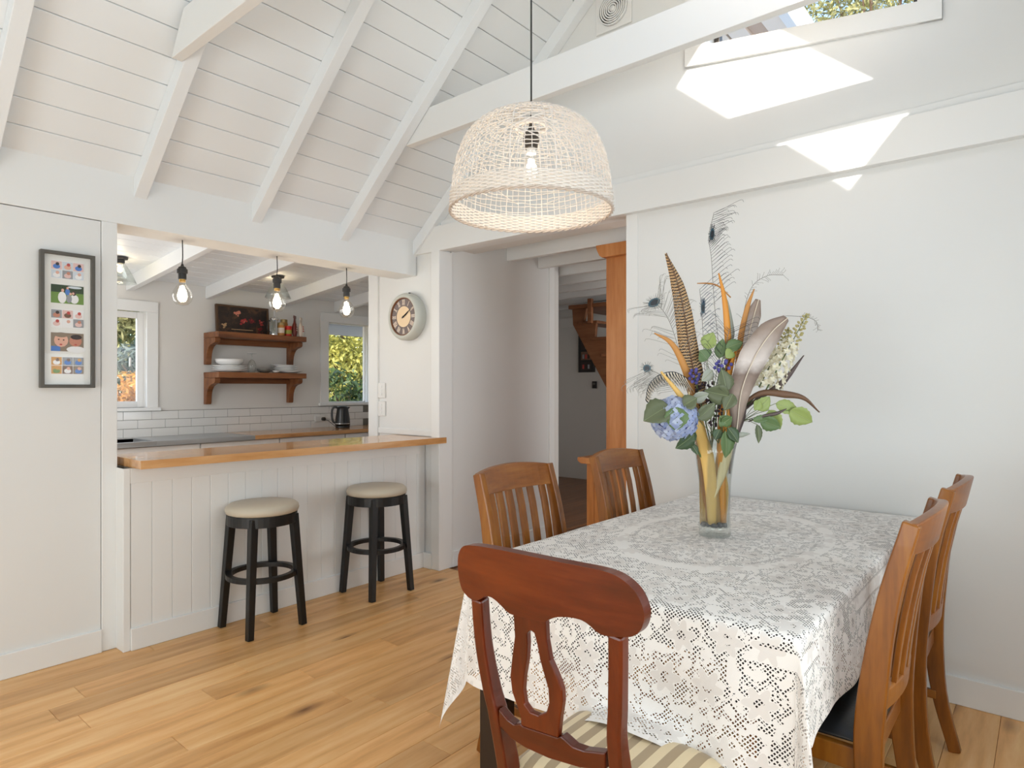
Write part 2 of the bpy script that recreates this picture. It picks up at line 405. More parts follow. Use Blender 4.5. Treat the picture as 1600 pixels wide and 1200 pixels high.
B().box(XB, XR+.01, YF, YK, 2.308, 2.488).obj('plate_beam', 'trim_paint', wall_right, bevel=.003)
B().box(XR-.012, XR+.01, YF, YK-.05, 2.488, 2.53).obj('cover_strip', 'trim_paint', wall_right, bevel=.002)
B().box(XR-.004, XR+.13, 1.79, 1.865, 0, 2.31).obj('end_trim', 'trim_paint', wall_right, bevel=.002)
br = B().box(XR-.014, XR+.01, YF, 1.865, 0, .118).obj('baseboard_right', 'trim_paint', bevel=.004); struct(br, 'white baseboard along the wall behind the table', 'baseboard')
# window in the gable
win = thing('window_1', 'high raked window with white casing in the gable wall', 'window', (XR, 0, 0)); win['kind'] = 'structure'
def wprism(poly, a, b, name, mat, bev=.002): return B().prism(poly, 'x', a, b).obj(name, mat, win, bevel=bev)
yo0, yo1 = .347, 1.501
def cas(y): return 3.038 + (y-1.501)*(3.038-2.874)/(1.501-.347)
wprism([(yo0, cas(yo0)), (yo1, cas(yo1)), (yo1, SILL(yo1)), (yo0, SILL(yo0))], -.02, .0, 'casing', 'trim_paint')
wprism([(yo0, cas(yo0)), (.437, cas(.437)), (.437, HEAD(.437)+.09), (yo0, HEAD(.437)+.06)], -.018, .0, 'casing', 'trim_paint')
wprism([(1.381, cas(1.381)), (yo1, cas(yo1)), (yo1, HEAD(1.381)+.1), (1.381, HEAD(1.381)+.09)], -.018, .0, 'casing', 'trim_paint')
wprism([(.437, HEAD(.437)), (1.381, HEAD(1.381)), (1.381, HEAD(1.381)+.09), (.437, HEAD(.437)+.09)], -.02, .0, 'casing', 'trim_paint')
wprism([(.435, SILL(.435)), (1.383, SILL(1.383)), (1.383, SILL(1.383)+.03), (.435, SILL(.435)+.03)], .09, .13, 'frame_rail', 'bronze_frame')
wprism([(.435, HEAD(.435)-.03), (1.383, HEAD(1.383)-.03), (1.383, HEAD(1.383)), (.435, HEAD(.435))], .09, .13, 'frame_rail', 'bronze_frame')
wprism([(.435, SILL(.435)), (.465, SILL(.465)), (.465, HEAD(.465)), (.435, HEAD(.435))], .09, .13, 'frame_stile', 'bronze_frame')
wprism([(1.353, SILL(1.353)), (1.383, SILL(1.383)), (1.383, HEAD(1.383)), (1.353, HEAD(1.353))], .09, .13, 'frame_stile', 'bronze_frame')
wprism([(.465, SILL(.465)+.03), (1.353, SILL(1.353)+.03), (1.353, HEAD(1.353)-.03), (.465, HEAD(.465)-.03)], .108, .112, 'pane', 'pane_glass', 0)

# ---- unseen walls that close the room, each with an added panel and a fill lamp before it
wb = B(); wb.prism([(YF-.1, 0), (YK+.2, 0), (YK+.2, Z0), (YR, ZR), (YF-.1, Z0)], 'x', XL-.1, XL)
wall_back = wb.obj('wall_back', 'wall_paint'); struct(wall_back, 'white gable wall behind the camera', 'wall')
wf = B().box(XL, XR, YF-.1, YF, 0, 2.62).obj('wall_front', 'wall_paint'); struct(wf, 'white side wall beside the camera', 'wall')

# ---- sloping ceiling: boards on rafters
th = math.atan(K); ct = math.cos(th)
nb = B()
nb.prism([(YK+.25, roof(YK)-K*.25+.022), (YR, ZR+.022), (YR, ZR+.16), (YK+.25, roof(YK)-K*.25+.16)], 'x', XL-.1, XR+.12)
# front slope, left open for the skylight
SX0, SX1, SY0, SY1 = 1.51, 2.24, .01, .87
def slope_slab(x0, x1, y0, y1): nb.prism([(y0, roof(YF)+K*(y0-YF)), (y1, roof(YF)+K*(y1-YF)), (y1, roof(YF)+K*(y1-YF)+.02), (y0, roof(YF)+K*(y0-YF)+.02)], 'x', x0, x1)
slope_slab(XL-.1, SX0, YF-.2, YR); slope_slab(SX1, XR+.12, YF-.2, YR); slope_slab(SX0, SX1, YF-.2, SY0); slope_slab(SX0, SX1, SY1, YR)
ceiling = nb.obj('ceiling', 'ceiling_paint'); struct(ceiling, 'white boarded cathedral ceiling with rafters and ties', 'ceiling')
BW = .1035
y = YK+.005; bm_ = None
k = 0
while y > YR+.02:
    ya, yb = y, max(y-BW, YR)
    s0 = Vector((0, (ya+yb)/2, (roof(ya)+roof(yb))/2))
    if bm_ is None or yb == YR:
        hw = (ya-yb)/2/ct-.0014
        me = B().box(XL, XR-.002, -hw, hw, 0, .02).mesh('board')
        if bm_ is None: bm_ = me
    else: me = bm_
    o = link('board', me, 'ceiling_paint', ceiling, bevel=.0025, seg=1)
    o.location = s0; o.rotation_euler = (-th, 0, 0)
    y -= BW; k += 1
RD = .105
raf = [(x0, x0+.062) for x0 in (-2.49+.63*0, -1.86, -1.23, -.60, .03, .66, 1.288, 1.926, 2.548)] + [(3.185, 3.248)]
for (a, b) in raf:
    B().prism([(YK+.02, roof(YK+.02)-RD), (YK+.02, roof(YK+.02)), (YR, ZR), (YR, ZR-RD)], 'x', a, b).obj('rafter', 'ceiling_paint', ceiling, bevel=.003)
    if not (a < SX1 and b > SX0):
        B().prism([(YF, roof(YF)-RD), (YF, roof(YF)), (YR, ZR), (YR, ZR-RD)], 'x', a, b).obj('rafter', 'ceiling_paint', ceiling, bevel=.003)
for (a, b) in ((-.05, -.005), (1.235, 1.283), (2.613, 2.66)):
    B().prism([(3.045, 2.81), (2.92, 2.99), (2*YR-2.92, 2.99), (2*YR-3.045, 2.81)], 'x', a, b).obj('tie_beam', 'trim_paint', ceiling, bevel=.003)
# skylight frame
sk = thing('window_2', 'skylight in the far roof slope above the camera', 'window', (0, 0, 0)); sk['kind'] = 'structure'
zz = lambda y: roof(YF)+K*(y-YF)
for (x0, x1, y0, y1) in ((SX0-.05, SX0, SY0, SY1), (SX1, SX1+.05, SY0, SY1)):
    B().prism([(y0, zz(y0)-.012), (y1, zz(y1)-.012), (y1, zz(y1)+.03), (y0, zz(y0)+.03)], 'x', x0, x1).obj('frame_stile', 'trim_paint', sk)

# ---- kitchen shell
KB = 6.10; KX = 4.70
kc = lambda y: 2.272 + .1*(KB-y)
kw = B(); W = lambda x0, x1, z0, z1: kw.box(x0, x1, KB, KB+.14, z0, z1)
W(.9, 1.30, 0, 2.6); W(1.30, 2.26, 0, 1.145); W(1.30, 2.26, 2.0, 2.6); W(2.26, 4.12, 0, 2.6); W(4.12, 5.0, 0, 1.15); W(4.12, 5.0, 2.045, 2.6)
wall_kitchen = kw.obj('wall_kitchen', 'hall_paint'); struct(wall_kitchen, 'white kitchen back wall with shelves and two windows', 'wall')
t_ = B().box(.82, .92, 3.85, KB+.1, 0, 2.7).obj('wall_kitchen_left', 'hall_paint'); struct(t_, 'white side wall at the hidden end of the kitchen', 'wall')
t_ = B().box(KX, KX+.08, 3.45, KB+.1, 0, 2.8).obj('wall_kitchen_right', 'hall_paint'); struct(t_, 'white wall at the far right end of the kitchen', 'wall')
kcl = B().prism([(3.86, kc(3.86)+.014), (KB+.12, kc(KB+.12)+.014), (KB+.12, kc(KB+.12)+.12), (3.86, kc(3.86)+.12)], 'x', .85, KX+.05).obj('ceiling_kitchen', 'hall_paint'); struct(kcl, 'white boarded lean-to ceiling of the kitchen', 'ceiling')
bmk = B().box(.92, KX, -.072, .072, 0, .014).mesh('board')
y = KB-.075
while y > 3.85:
    o = link('board', bmk, 'ceiling_paint', kcl, bevel=.003, seg=1); o.location = (0, y, kc(y)); o.rotation_euler = (-math.atan(.1), 0, 0); y -= .15
for (a, b) in ((1.42, 1.475), (2.103, 2.158), (2.782, 2.837), (3.52, 3.60), (4.2, 4.255)):
    B().prism([(3.86, kc(3.86)), (KB, kc(KB)), (KB, kc(KB)-.115), (3.86, kc(3.86)-.115)], 'x', a, b).obj('rafter', 'trim_paint', kcl, bevel=.003)
# three rows of subway tiles
spl = B().box(1.2, KX, KB-.006, KB, .888, 1.116).obj('splashback', 'grout', wall_kitchen)
tl = B().box(-.1125, .1125, -.004, .004, -.036, .036).mesh('tile')
for r in range(3):
    x = 1.17 + (.114 if r == 1 else 0)+.003 - .008
    while x < KX-.12:
        x1 = x+.228
        if x > 1.1:
            o = link('tile', tl, 'tile', spl, bevel=.0015, seg=1); o.location = (x+.114, KB-.008, 1.113-.0375-.0755*r)
        x = x1
def kwindow(name, label, x0, x1, z0, z1, cl, fr):
    w = thing(name, label, 'window', ((x0+x1)/2, KB, z0)); w['kind'] = 'structure'
    hx = (x1-x0)/2; h = z1-z0
    for (a, b, c, d) in ((-hx-cl, -hx, -.0, h), (hx, hx+cl, -.0, h), (-hx-cl, hx+cl, h, h+cl)):
        B().box(a, b, -.02, 0, c, d).obj('casing', 'trim_paint', w, bevel=.003)
    B().box(-hx-cl-.02, hx+cl+.02, -.035, .10, -.03, .0).obj('sill', 'trim_paint', w, bevel=.004)
    for (a, b, c, d) in ((-hx, -hx+fr, 0, h), (hx-fr, hx, 0, h), (-hx+fr, hx-fr, h-fr, h), (-hx+fr, hx-fr, 0, fr)):
        B().box(a, b, .045, .085, c, d).obj('sash', 'white_plastic', w, bevel=.004)
    B().box(-hx+fr, hx-fr, .062, .066, fr, h-fr).obj('pane', 'pane_glass', w)
    return w
w3 = kwindow('window_3', 'white kitchen window at the left end of the subway tiles', 1.30, 2.262, 1.145, 1.985, .095, .055)
B().box(.36, .375, .03, .05, .36, .44).obj('catch', 'white_plastic', w3, bevel=.003)
kwindow('window_4', 'white kitchen window behind the black kettle', 4.12, 4.66, 1.152, 2.045, .1, .012)

# ---- hall / far room
hw_ = B().box(3.335, 4.60, 3.375, 3.50, 0, 2.6).obj('wall_hall', 'wall_paint'); struct(hw_, 'plain grey-white hall wall beside the passage', 'wall')
B().box(4.53, 4.60, 3.362, 3.51, 0, 2.6).obj('end_trim', 'trim_paint', hw_, bevel=.004)
B().box(3.335, 4.53, 3.361, 3.40, 0, .115).obj('kick_board', 'trim_paint', hw_, bevel=.004)
fw = B().box(7.76, 7.86, -1.2, 6.0, 0, 2.8).obj('wall_far', 'hall_paint'); struct(fw, 'dim far wall with the dark picture strip', 'wall')
t_ = B().box(4.78, 7.8, 5.9, 6.0, 0, 2.8).obj('wall_far_left', 'hall_paint'); struct(t_, 'hidden left wall of the far room', 'wall')
t_ = B().box(3.35, 7.8, -1.2, -1.1, 0, 2.8).obj('wall_far_right', 'hall_paint'); struct(t_, 'hidden right wall of the far room', 'wall')
hc = B().box(3.38, 7.8, -1.2, 3.5, 2.47, 2.58); hc.box(4.72, 7.8, 3.5, 6.0, 2.47, 2.58); hc.box(3.25, 3.58, 1.86, 3.38, 2.342, 2.5)
hcl = hc.obj('ceiling_hall', 'hall_paint'); struct(hcl, 'low white hall ceiling with exposed beams', 'ceiling')
for i in range(8):
    x0 = 3.957+.418*i
    B().box(x0, x0+.05, -1.1, 3.374 if x0 < 4.5 else 5.9, 2.345, 2.475).obj('beam', 'trim_paint', hcl, bevel=.004)
B().box(7.73, 7.76, -1.1, 5.9, 2.2, 2.345).obj('rail', 'hall_paint', hcl)
ground = B().box(-40, 40, -40, 60, -.9, -.5).obj('ground', 'grass'); struct(ground, 'ground around the house, paled to bounce daylight', 'ground')
# ================================================================ FURNITURE
def lamp_panel(name, label, loc, rz, w, h):  # framed opaque panel added behind a fill lamp, no opening in the wall
    t = thing(name, label, 'window', loc, rz); t['kind'] = 'structure'
    B().box(-w/2, w/2, -.015, 0, 0, h).obj('opaque_panel', 'opaque_panel', t)
    for (a, b, c, d) in ((-w/2-.08, -w/2, -.08, h+.08), (w/2, w/2+.08, -.08, h+.08), (-w/2, w/2, h, h+.08), (-w/2, w/2, -.08, 0)):
        B().box(a, b, -.03, 0, c, d).obj('frame', 'trim_paint', t, bevel=.003)
lamp_panel('rear_lamp_panel', 'added framed panel behind the unseen rear fill lamp', (XL+.05, 1.45, .2), PI/2, 3.7, 1.95)
lamp_panel('side_lamp_panel', 'added framed panel behind the unseen fill lamp beside the camera', (.6, YF+.03, .78), PI, 3.5, 1.35)
lamp_panel('kitchen_lamp_panel', 'added framed panel behind the hidden kitchen fill lamp', (.94, 4.95, .9), PI/2, 1.5, 1.2)
lamp_panel('far_lamp_panel', 'added framed panel behind the hidden far room fill lamp', (4.9, -1.06, .65), PI, 3.0, 1.5)

# ---- bar top: oak slab with staves, wraps the corner post
bar = thing('bar_counter', 'thick oak bar top over the servery with two stools', 'counter', (0, 0, .918))
fr = lambda x: 3.418 + (x-1.25)*(3.352-3.418)/(3.262-1.25)
N = 6
for i in range(N):
    y_at = lambda x, q: fr(x) + (3.86-fr(x))*q/N
    xe = 3.262 if i == 0 else 3.205
    B().prism([(1.245, y_at(1.245, i)+.0003), (xe, y_at(xe, i)+.0003), (xe, y_at(xe, i+1)-.0003), (1.245, y_at(1.245, i+1)-.0003)], 'z', 0, .042).obj('stave', 'oak_bench', bar)

# ---- kitchen bench
kb = thing('kitchen_bench', 'oak and steel kitchen bench along the tiled wall', 'counter', (0, 0, 0))
B().box(2.95, KX-.012, 5.49, KB-.024, .852, .890).obj('worktop', 'oak_bench', kb, bevel=.003)
st = B(); st.box(1.0, 1.75, 5.49, KB-.024, .850, .890); st.box(2.12, 2.95, 5.49, KB-.024, .850, .890); st.box(1.75, 2.12, 5.49, 5.56, .850, .890); st.box(1.75, 2.12, 5.98, KB-.024, .850, .890)
st.obj('steel_top', 'steel', kb, bevel=.003)
sb = B(); sb.box(1.75, 2.12, 5.56, 5.98, .72, .725); sb.box(1.745, 1.75, 5.56, 5.98, .72, .885); sb.box(2.12, 2.125, 5.56, 5.98, .72, .885); sb.box(1.75, 2.12, 5.555, 5.56, .72, .885); sb.box(1.75, 2.12, 5.98, 5.985, .72, .885)
sb.obj('sink_bowl', 'steel', kb)
for i in range(5):
    d = B().box(1.02+i*.73, 1.02+i*.73+.72, 5.52, 5.54, .1, .845).obj('door', 'trim_paint', kb, bevel=.003)
    B().box(1.62+i*.73, 1.68+i*.73, 5.50, 5.52, .72, .735).obj('handle', 'steel', d, bevel=.003)
B().box(1.02, KX-.012, 5.54, KB-.024, .0, .85).obj('carcass', 'white_plastic', kb)

# ---- wall shelves
def shelf(z, label):
    s = thing('wall_shelf', label, 'shelf', (3.215, KB, z), 0, 'rustic kitchen wall shelves')
    B().box(-.452, .452, -.30, -.002, -.052, 0).obj('plank', 'shelf_wood', s, bevel=.004)
    B().box(-.40, .40, -.06, -.004, -.105, -.052).obj('rail', 'shelf_wood', s, bevel=.003)
    arc = [(0, -.30), (-.045, -.30), (-.052, -.28), (-.055, -.24), (-.062, -.20), (-.078, -.165), (-.105, -.135), (-.14, -.118), (-.185, -.108), (-.215, -.10), (-.225, -.085), (-.225, -.053), (0, -.053)]
    for sx in (-1, 1):
        xc = -.452 if sx < 0 else .40
        B().prism([(a-.003, b) for a, b in arc], 'x', xc, xc+.052).obj('bracket', 'shelf_wood', s, bevel=.004)
    return s
shelf(1.836, 'upper wooden shelf holding the dark flower painting'); shelf(1.464, 'lower wooden shelf holding plates and a goblet')

# painting on the upper shelf: blooms as slightly raised dabs of paint
pt = thing('flower_painting', 'dark still-life flower painting leaning on the upper shelf', 'painting', (3.125, KB-.055, 1.837)); pt.rotation_euler = (math.radians(-4), 0, 0)
pw, ph = .268, .280
B().frame_prism([(-pw, 0), (pw, 0), (pw, ph), (-pw, ph)], [(-pw+.02, .02), (pw-.02, .02), (pw-.02, ph-.02), (-pw+.02, ph-.02)], 'y', -.014, .014).obj('frame', 'gilt_frame', pt, bevel=.003)
t = NT('canvas_paint'); co = t.coord('Object'); n = t.noise(co, 11, 4, .6, 1.0)
t.set(col=t.ramp(n, [(.35, srgb(28, 20, 17)), (.55, srgb(52, 36, 28)), (.72, srgb(104, 70, 46))]), rough=.5)
cv = B().box(-pw+.018, pw-.018, -.002, .008, .018, ph-.018).obj('canvas', 'canvas_paint', pt)
plain('paint_rose', srgb(176, 56, 56), .5); plain('paint_pink', srgb(214, 132, 110), .5); plain('paint_cream', srgb(196, 158, 116), .5); plain('paint_wine', srgb(112, 30, 34), .5)
def dab(x, z, r, mat, n=13, sq=1.0):
    b = B(); rnd = random.Random(int(x*1e4+z*1e3))
    for j in range(n):
        a = rnd.uniform(0, 2*PI); q = r*rnd.uniform(0, 1.0); e = r*rnd.uniform(.15, .36)
        b.prism([(x+q*math.cos(a)+e*math.cos(c*PI/3)*sq, z+q*math.sin(a)+e*.8*math.sin(c*PI/3)) for c in range(6)], 'y', -.0035-.0002*j, -.002)
    b.obj('brushed_bloom', mat, cv)
for (x, z, r, m_) in ((-.05, .215, .042, 'paint_pink'), (.005, .13, .042, 'paint_rose'), (.095, .14, .04, 'paint_wine'), (.19, .13, .03, 'paint_rose'), (.17, .055, .036, 'paint_wine'), (.01, .135, .018, 'paint_pink'), (-.19, .085, .03, 'paint_cream'), (.10, .145, .018, 'paint_rose'), (.192, .135, .012, 'paint_pink'), (.165, .06, .012, 'paint_rose')): dab(x, z, r, m_)
B().box(-.12, .10, -.003, -.002, .044, .05).obj('painted_ledge', 'paint_cream', cv)

# things on the upper shelf
fp = thing('french_press', 'glass french press with black plunger knob by the painting', 'coffee press', (3.35, 5.87, 1.837))
B().lathe([(.036, .008), (.036, .15), (.034, .15), (.034, .01)], 20, cap=False).obj('beaker', 'clear_glass', fp, smooth=True)
B().lathe([(.038, 0), (.038, .012), (.0, .012)], 20).obj('base', 'chrome', fp, smooth=False)
B().lathe([(.039, .15), (.04, .158), (.03, .175), (.006, .185)], 20).obj('lid', 'chrome', fp, smooth=True)
B().tube([(0, 0, .18), (0, 0, .255)], .003).obj('rod', 'chrome', fp); B().sphere((0, 0, .265), .012).obj('knob', 'black_plastic', fp, smooth=True)
for a in (0, PI/2, PI, 1.5*PI): B().bar([(.037*math.cos(a), .037*math.sin(a), .01), (.037*math.cos(a), .037*math.sin(a), .15)], .006, .002).obj('strut', 'chrome', fp)
B().tube(curve_pts([(-.038, 0, .14), (-.07, 0, .13), (-.072, 0, .05), (-.038, 0, .03)], 5), .005).obj('handle', 'black_plastic', fp, smooth=True)
def jar(label, x, y, z, r, h, body, lid, lidr=.9):
    j = thing('spice_jar', label, 'jar', (x, y, z), 0, 'jars on the upper kitchen shelf')
    B().lathe([(r*.92, 0), (r, .006), (r, h*.74), (r*.86, h*.82), (r*.86, h*.84)], 18).obj('body', body, j, smooth=True, bevel=0)
    B().lathe([(r*lidr, h*.83), (r*lidr, h*.98), (r*lidr*.94, h), (0, h)], 18).obj('lid', lid, j)
    B().lathe([(r*1.012, h*.2), (r*1.012, h*.6)], 18, cap=False).obj('paper_label', 'bag_white' if body != 'red_print' else 'spice_green', j, smooth=True)
jar('amber spice jar with gold lid on the upper shelf', 3.42, 5.865, 1.837, .035, .128, 'spice_amber', 'lid_gold')
jar('tall jar with pale gold lid behind the red jar', 3.515, 5.97, 1.837, .038, .175, 'spice_amber', 'lid_gold')
jar('red jar with yellow label on the upper shelf', 3.497, 5.86, 1.837, .034, .10, 'red_print', 'red_print', 1.02)
def packet(label, x, y, h, mat, rz):
    p = thing('snack_packet', label, 'packet', (x, y, 1.837), rz, 'packets at the right end of the upper shelf')
    b = B(); rows = []
    for k in range(9):
        q = k/8; d = .024*math.sin(PI*min(q*1.1+.12, 1))**.6 if q < .85 else .003; w = .042-.006*abs(q-.5)
        rows.append([(-w, 0, q*h), (-w*.5, -d, q*h), (w*.5, -d, q*h), (w, 0, q*h), (w*.5, d, q*h), (-w*.5, d, q*h), (-w, 0, q*h)])
    b.sheet(rows); b.obj('pouch', mat, p, smooth=True)
    B().box(-.04, .04, -.004, .004, h-.006, h+.022).obj('fold', mat, p, bevel=.002)
    for j in range(3): B().box(-.026, .022-.01*j, -.0265, -.024, h*.3+j*.022, h*.3+j*.022+.011).obj('print', 'red_print' if mat == 'bag_white' else 'bag_white', p)
packet('dark red pouch standing at the end of the upper shelf', 3.575, 5.87, .19, 'bag_brown', .75); packet('white and red pouch at the right end of the upper shelf', 3.64, 5.86, .175, 'bag_white', .75)
# things on the lower shelf
def plate(label, x, y, z, r, mat='porcelain', grp='plates on the lower kitchen shelf', tz=0):
    b = B(); b.lathe([(0, .002), (r*.55, 0), (r*.62, .004), (r, .02), (r, .023), (r*.62, .009), (0, .007)], 28, cap=False)
    o = b.obj('dinner_plate', mat, smooth=True); o.location = (x, y, z); o.rotation_euler = (tz, 0, 0); return tag(o, label, 'plate', grp)
for k, nm in enumerate(('bottom', 'second', 'third')): plate('%s plate of the left white stack on the lower shelf' % nm, 2.94, 5.94, 1.466+.019*k, .158)
def bowl(name, label, x, y, z, r, h, mat, grp=None):
    o = B().lathe([(0, .004), (r*.5, 0), (r*.66, .006), (r*.93, h*.5), (r, h), (r*.97, h), (r*.89, h*.5), (r*.5, .01), (0, .012)], 28, cap=False).obj(name, mat, smooth=True)
    o.location = (x, y, z); return tag(o, label, 'bowl', grp)
bowl('soup_bowl', 'wide white bowl on top of the left plate stack', 2.935, 5.94, 1.528, .128, .06, 'porcelain')
gb = thing('goblet', 'upside-down wine goblet on the lower shelf', 'glass', (3.118, 5.87, 1.466)); gb.scale = (1.2, 1.2, 1.2)
B().lathe([(.026, 0), (.033, .035), (.034, .06), (.02, .092), (.006, .104)], 20, cap=False).obj('cup', 'clear_glass', gb, smooth=True)
B().lathe([(.006, .102), (.004, .12), (.004, .145), (.010, .150)], 14, cap=False).obj('stem', 'clear_glass', gb, smooth=True)
B().lathe([(0, .152), (.034, .150), (.034, .154), (0, .156)], 20, cap=False).obj('foot', 'porcelain', gb, smooth=True)
bowl('dark_dish', 'dark grey dish between goblet and right plates', 3.235, 5.85, 1.466, .072, .036, 'grey_ceramic')
bowl('small_dish', 'tiny white dish at the front of the lower shelf', 3.345, 5.835, 1.466, .036, .022, 'porcelain')
plate('large bottom plate of the right white stack', 3.54, 5.94, 1.466, .15); plate('second plate of the right white stack', 3.51, 5.95, 1.489, .122)
plate('third plate of the right white stack', 3.51, 5.95, 1.509, .128); plate('tilted top plate of the right white stack', 3.505, 5.95, 1.530, .132, tz=.04)

# ---- kettle and its socket
kt = thing('kettle', 'black electric kettle on the oak kitchen bench', 'kettle', (4.10, 5.80, .890), math.radians(-40))
B().lathe([(.072, 0), (.076, .006), (.076, .02), (.072, .024)], 28).obj('power_base', 'black_plastic', kt, smooth=False)
B().lathe([(.078, .026), (.079, .05), (.072, .12), (.060, .20), (.056, .222), (.04, .232), (0, .235)], 32).obj('body', 'black_plastic', kt, smooth=True)
B().lathe([(.0795, .045), (.0795, .05)], 32, cap=False).obj('trim_ring', 'chrome', kt, smooth=True)
B().bar(curve_pts([(-.054, 0, .215), (-.085, 0, .222), (-.108, 0, .19), (-.110, 0, .12), (-.098, 0, .07), (-.078, 0, .055)], 6), .018, .022, (0, 1, 0)).obj('handle', 'black_plastic', kt, bevel=.005, smooth=True)
B().prism([(.05, .19), (.082, .222), (.05, .225)], 'y', -.015, .015).obj('spout', 'black_plastic', kt, bevel=.004)
B().bar([(-.058, -.047, .075), (-.046, -.040, .17)], .022, .004, (1, -1, 0)).obj('gauge', 'clear_glass', kt)
ks = thing('power_socket', 'white wall socket with black plug beside the kettle', 'socket', (4.005, KB-.012, .985))
B().box(-.06, .06, -.012, 0, -.036, .036).obj('plate', 'white_plastic', ks, bevel=.004)
B().box(-.035, -.02, -.016, -.012, .008, .025).obj('switch', 'white_plastic', ks, bevel=.002)
B().lathe([(.02, 0), (.02, .03), (.012, .045)], 14).obj('plug', 'black_plastic', ks).matrix_local = Matrix.Translation((.035, -.012, -.006)) @ Matrix.Rotation(PI/2, 4, 'X')
B().tube(curve_pts([(.035, -.05, -.006), (.06, -.09, -.03), (.10, -.15, -.085)], 6), .0035).obj('cable', 'black_plastic', ks)

# ---- bulbs and lamps over the servery
def bulb_pendant(x, y, z, label):
    drop = 2.154 - z
    p = thing('bulb_pendant', label, 'pendant light', (x, y, 2.154), 0, 'bare bulb pendants under the servery header')
    S = lambda pr: [(r_*1.2, -drop+q*1.2) for r_, q in pr]
    B().tube(curve_pts([(0, 0, 0), (.002, 0, -drop*.3), (-.002, .001, -drop*.5), (0, 0, -drop+.16)], 5), .0032).obj('cord', 'cord', p, smooth=True)
    B().lathe(S([(.004, .142), (.008, .13), (.016, .126), (.019, .118), (.023, .116), (.023, .098), (.018, .096), (.018, .07), (.016, .068)]), 18).obj('socket', 'dark_metal', p, smooth=False)
    B().lathe(S([(.014, .068), (.014, .055)]), 16).obj('cap', 'brass', p)
    B().lathe(S([(.014, .058), (.016, .045), (.027, .034), (.040, .014), (.0455, -.01), (.040, -.033), (.026, -.050), (.0, -.056)]), 28, cap=False).obj('globe', 'bulb_glass', p, smooth=True)
    f = B()
    for k in range(6):
        a = k*PI/3; f.tube([(.012*math.cos(a), .012*math.sin(a), -drop-.028), (.007*math.cos(a), .007*math.sin(a), -drop+.026)], .0024, 5)
    f.obj('filament', 'filament', p); light('pendant_glow', 'POINT', (x, y, z-.005), energy=1.8, color=(1, .88, .7), radius=.03)
    return p
bulb_pendant(1.585, 3.76, 1.85, 'bare globe bulb pendant nearest the left kitchen window'); bulb_pendant(2.165, 3.76, 1.868, 'middle bare globe bulb pendant above the shelves'); bulb_pendant(2.69, 3.76, 1.872, 'bare globe bulb pendant in front of the right kitchen window')
def cone_lamp(x, y, label):
    z = kc(y); p = thing('ceiling_lamp', label, 'ceiling light', (x, y, z), 0, 'clear glass ceiling lamps of the kitchen')
    B().lathe([(.055, 0), (.055, -.015), (.034, -.02), (.034, -.045), (.03, -.05)], 20).obj('mount', 'dark_metal', p)
    B().lathe([(.034, -.045), (.05, -.07), (.085, -.13), (.115, -.2), (.113, -.2), (.083, -.13), (.048, -.07)], 28, cap=False).obj('shade', 'clear_glass', p, smooth=True)
    B().lathe([(.012, -.05), (.014, -.065), (.024, -.085), (.026, -.1), (.018, -.118), (0, -.125)], 16, cap=False).obj('bulb', 'bulb_glass', p, smooth=True)
    B().tube([(0, 0, -.075), (0, 0, -.105)], .006, 6).obj('filament', 'filament_soft', p)
    light('lamp_glow', 'POINT', (x, y, z-.09), energy=1.6, color=(1, .8, .55), radius=.03)
cone_lamp(3.13, 5.42, 'clear glass cone ceiling lamp behind the middle pendant'); cone_lamp(1.86, 5.52, 'clear glass cone ceiling lamp at the left edge of the opening')

# ---- clock
ck = thing('wall_clock', 'round clock with roman numerals and pale green-grey case', 'clock', (3.224, 3.70, 1.85)); ck.rotation_euler = (0, -PI/2, 0)   # local z points into the room
B().lathe([(.172, 0), (.176, .01), (.176, .062), (.168, .078), (.155, .088), (.146, .088), (.140, .07)], 48, cap=False).obj('case', 'clock_case', ck, smooth=True)
B().lathe([(.1415, .068), (.1415, .080), (.136, .080), (.134, .068)], 48, cap=False).obj('inner_rim', 'clock_rim', ck)
B().lathe([(0, .068), (.137, .068)], 48, cap=False).obj('dial_ring', 'clock_ring', ck)
B().lathe([(0, .0695), (.078, .0695), (.078, .068)], 48, cap=False).obj('dial', 'clock_face', ck)
NUM = ['XII', 'I', 'II', 'III', 'IIII', 'V', 'VI', 'VII', 'VIII', 'IX', 'X', 'XI']
# clock local axes after the turn: local x = world z (up), local y = world y.  seen from the room (-x) right is -y
for i, s in enumerate(NUM):
    a = i*PI/6; b = B(); wd = {'I': .008, 'V': .016, 'X': .016}; tot = sum(wd[c] for c in s); cx = -tot/2
    for c in s:
        w_ = wd[c]; m = cx+w_/2
        if c == 'I': strokes = [((m, -.021), (m, .021))]
        elif c == 'V': strokes = [((m-.006, .021), (m, -.021)), ((m+.006, .021), (m, -.021))]
        else: strokes = [((m-.006, .021), (m+.006, -.021)), ((m+.006, .021), (m-.006, -.021))]
        for (p0, p1) in strokes:
            q = []
            for (r_, h_) in (p0, p1):
                ux, uy = math.cos(a), math.sin(a); rad = .108+h_           # up/out and rightwards
                q.append((ux*rad - uy*r_, -(uy*rad + ux*r_), .0697))
            b.bar(q, .0042, .001, (-math.sin(a), -math.cos(a), 0))
        cx += w_
    b.obj('numeral', 'numeral', ck)
def hand(ang, l, w_):
    d = (math.cos(ang), -math.sin(ang)); B().bar([(-d[0]*.018, -d[1]*.018, .0725), (d[0]*l*.5, d[1]*l*.5, .0725), (d[0]*l, d[1]*l, .0725)], [w_, w_*1.4, w_*.3], .0015, (-d[1], d[0], 0)).obj('hand', 'black_plastic', ck)
hand(math.radians(60), .062, .009); hand(math.radians(57), .098, .006); B().lathe([(0, .075), (.007, .075), (.007, .069)], 14, cap=False).obj('hub', 'black_plastic', ck)
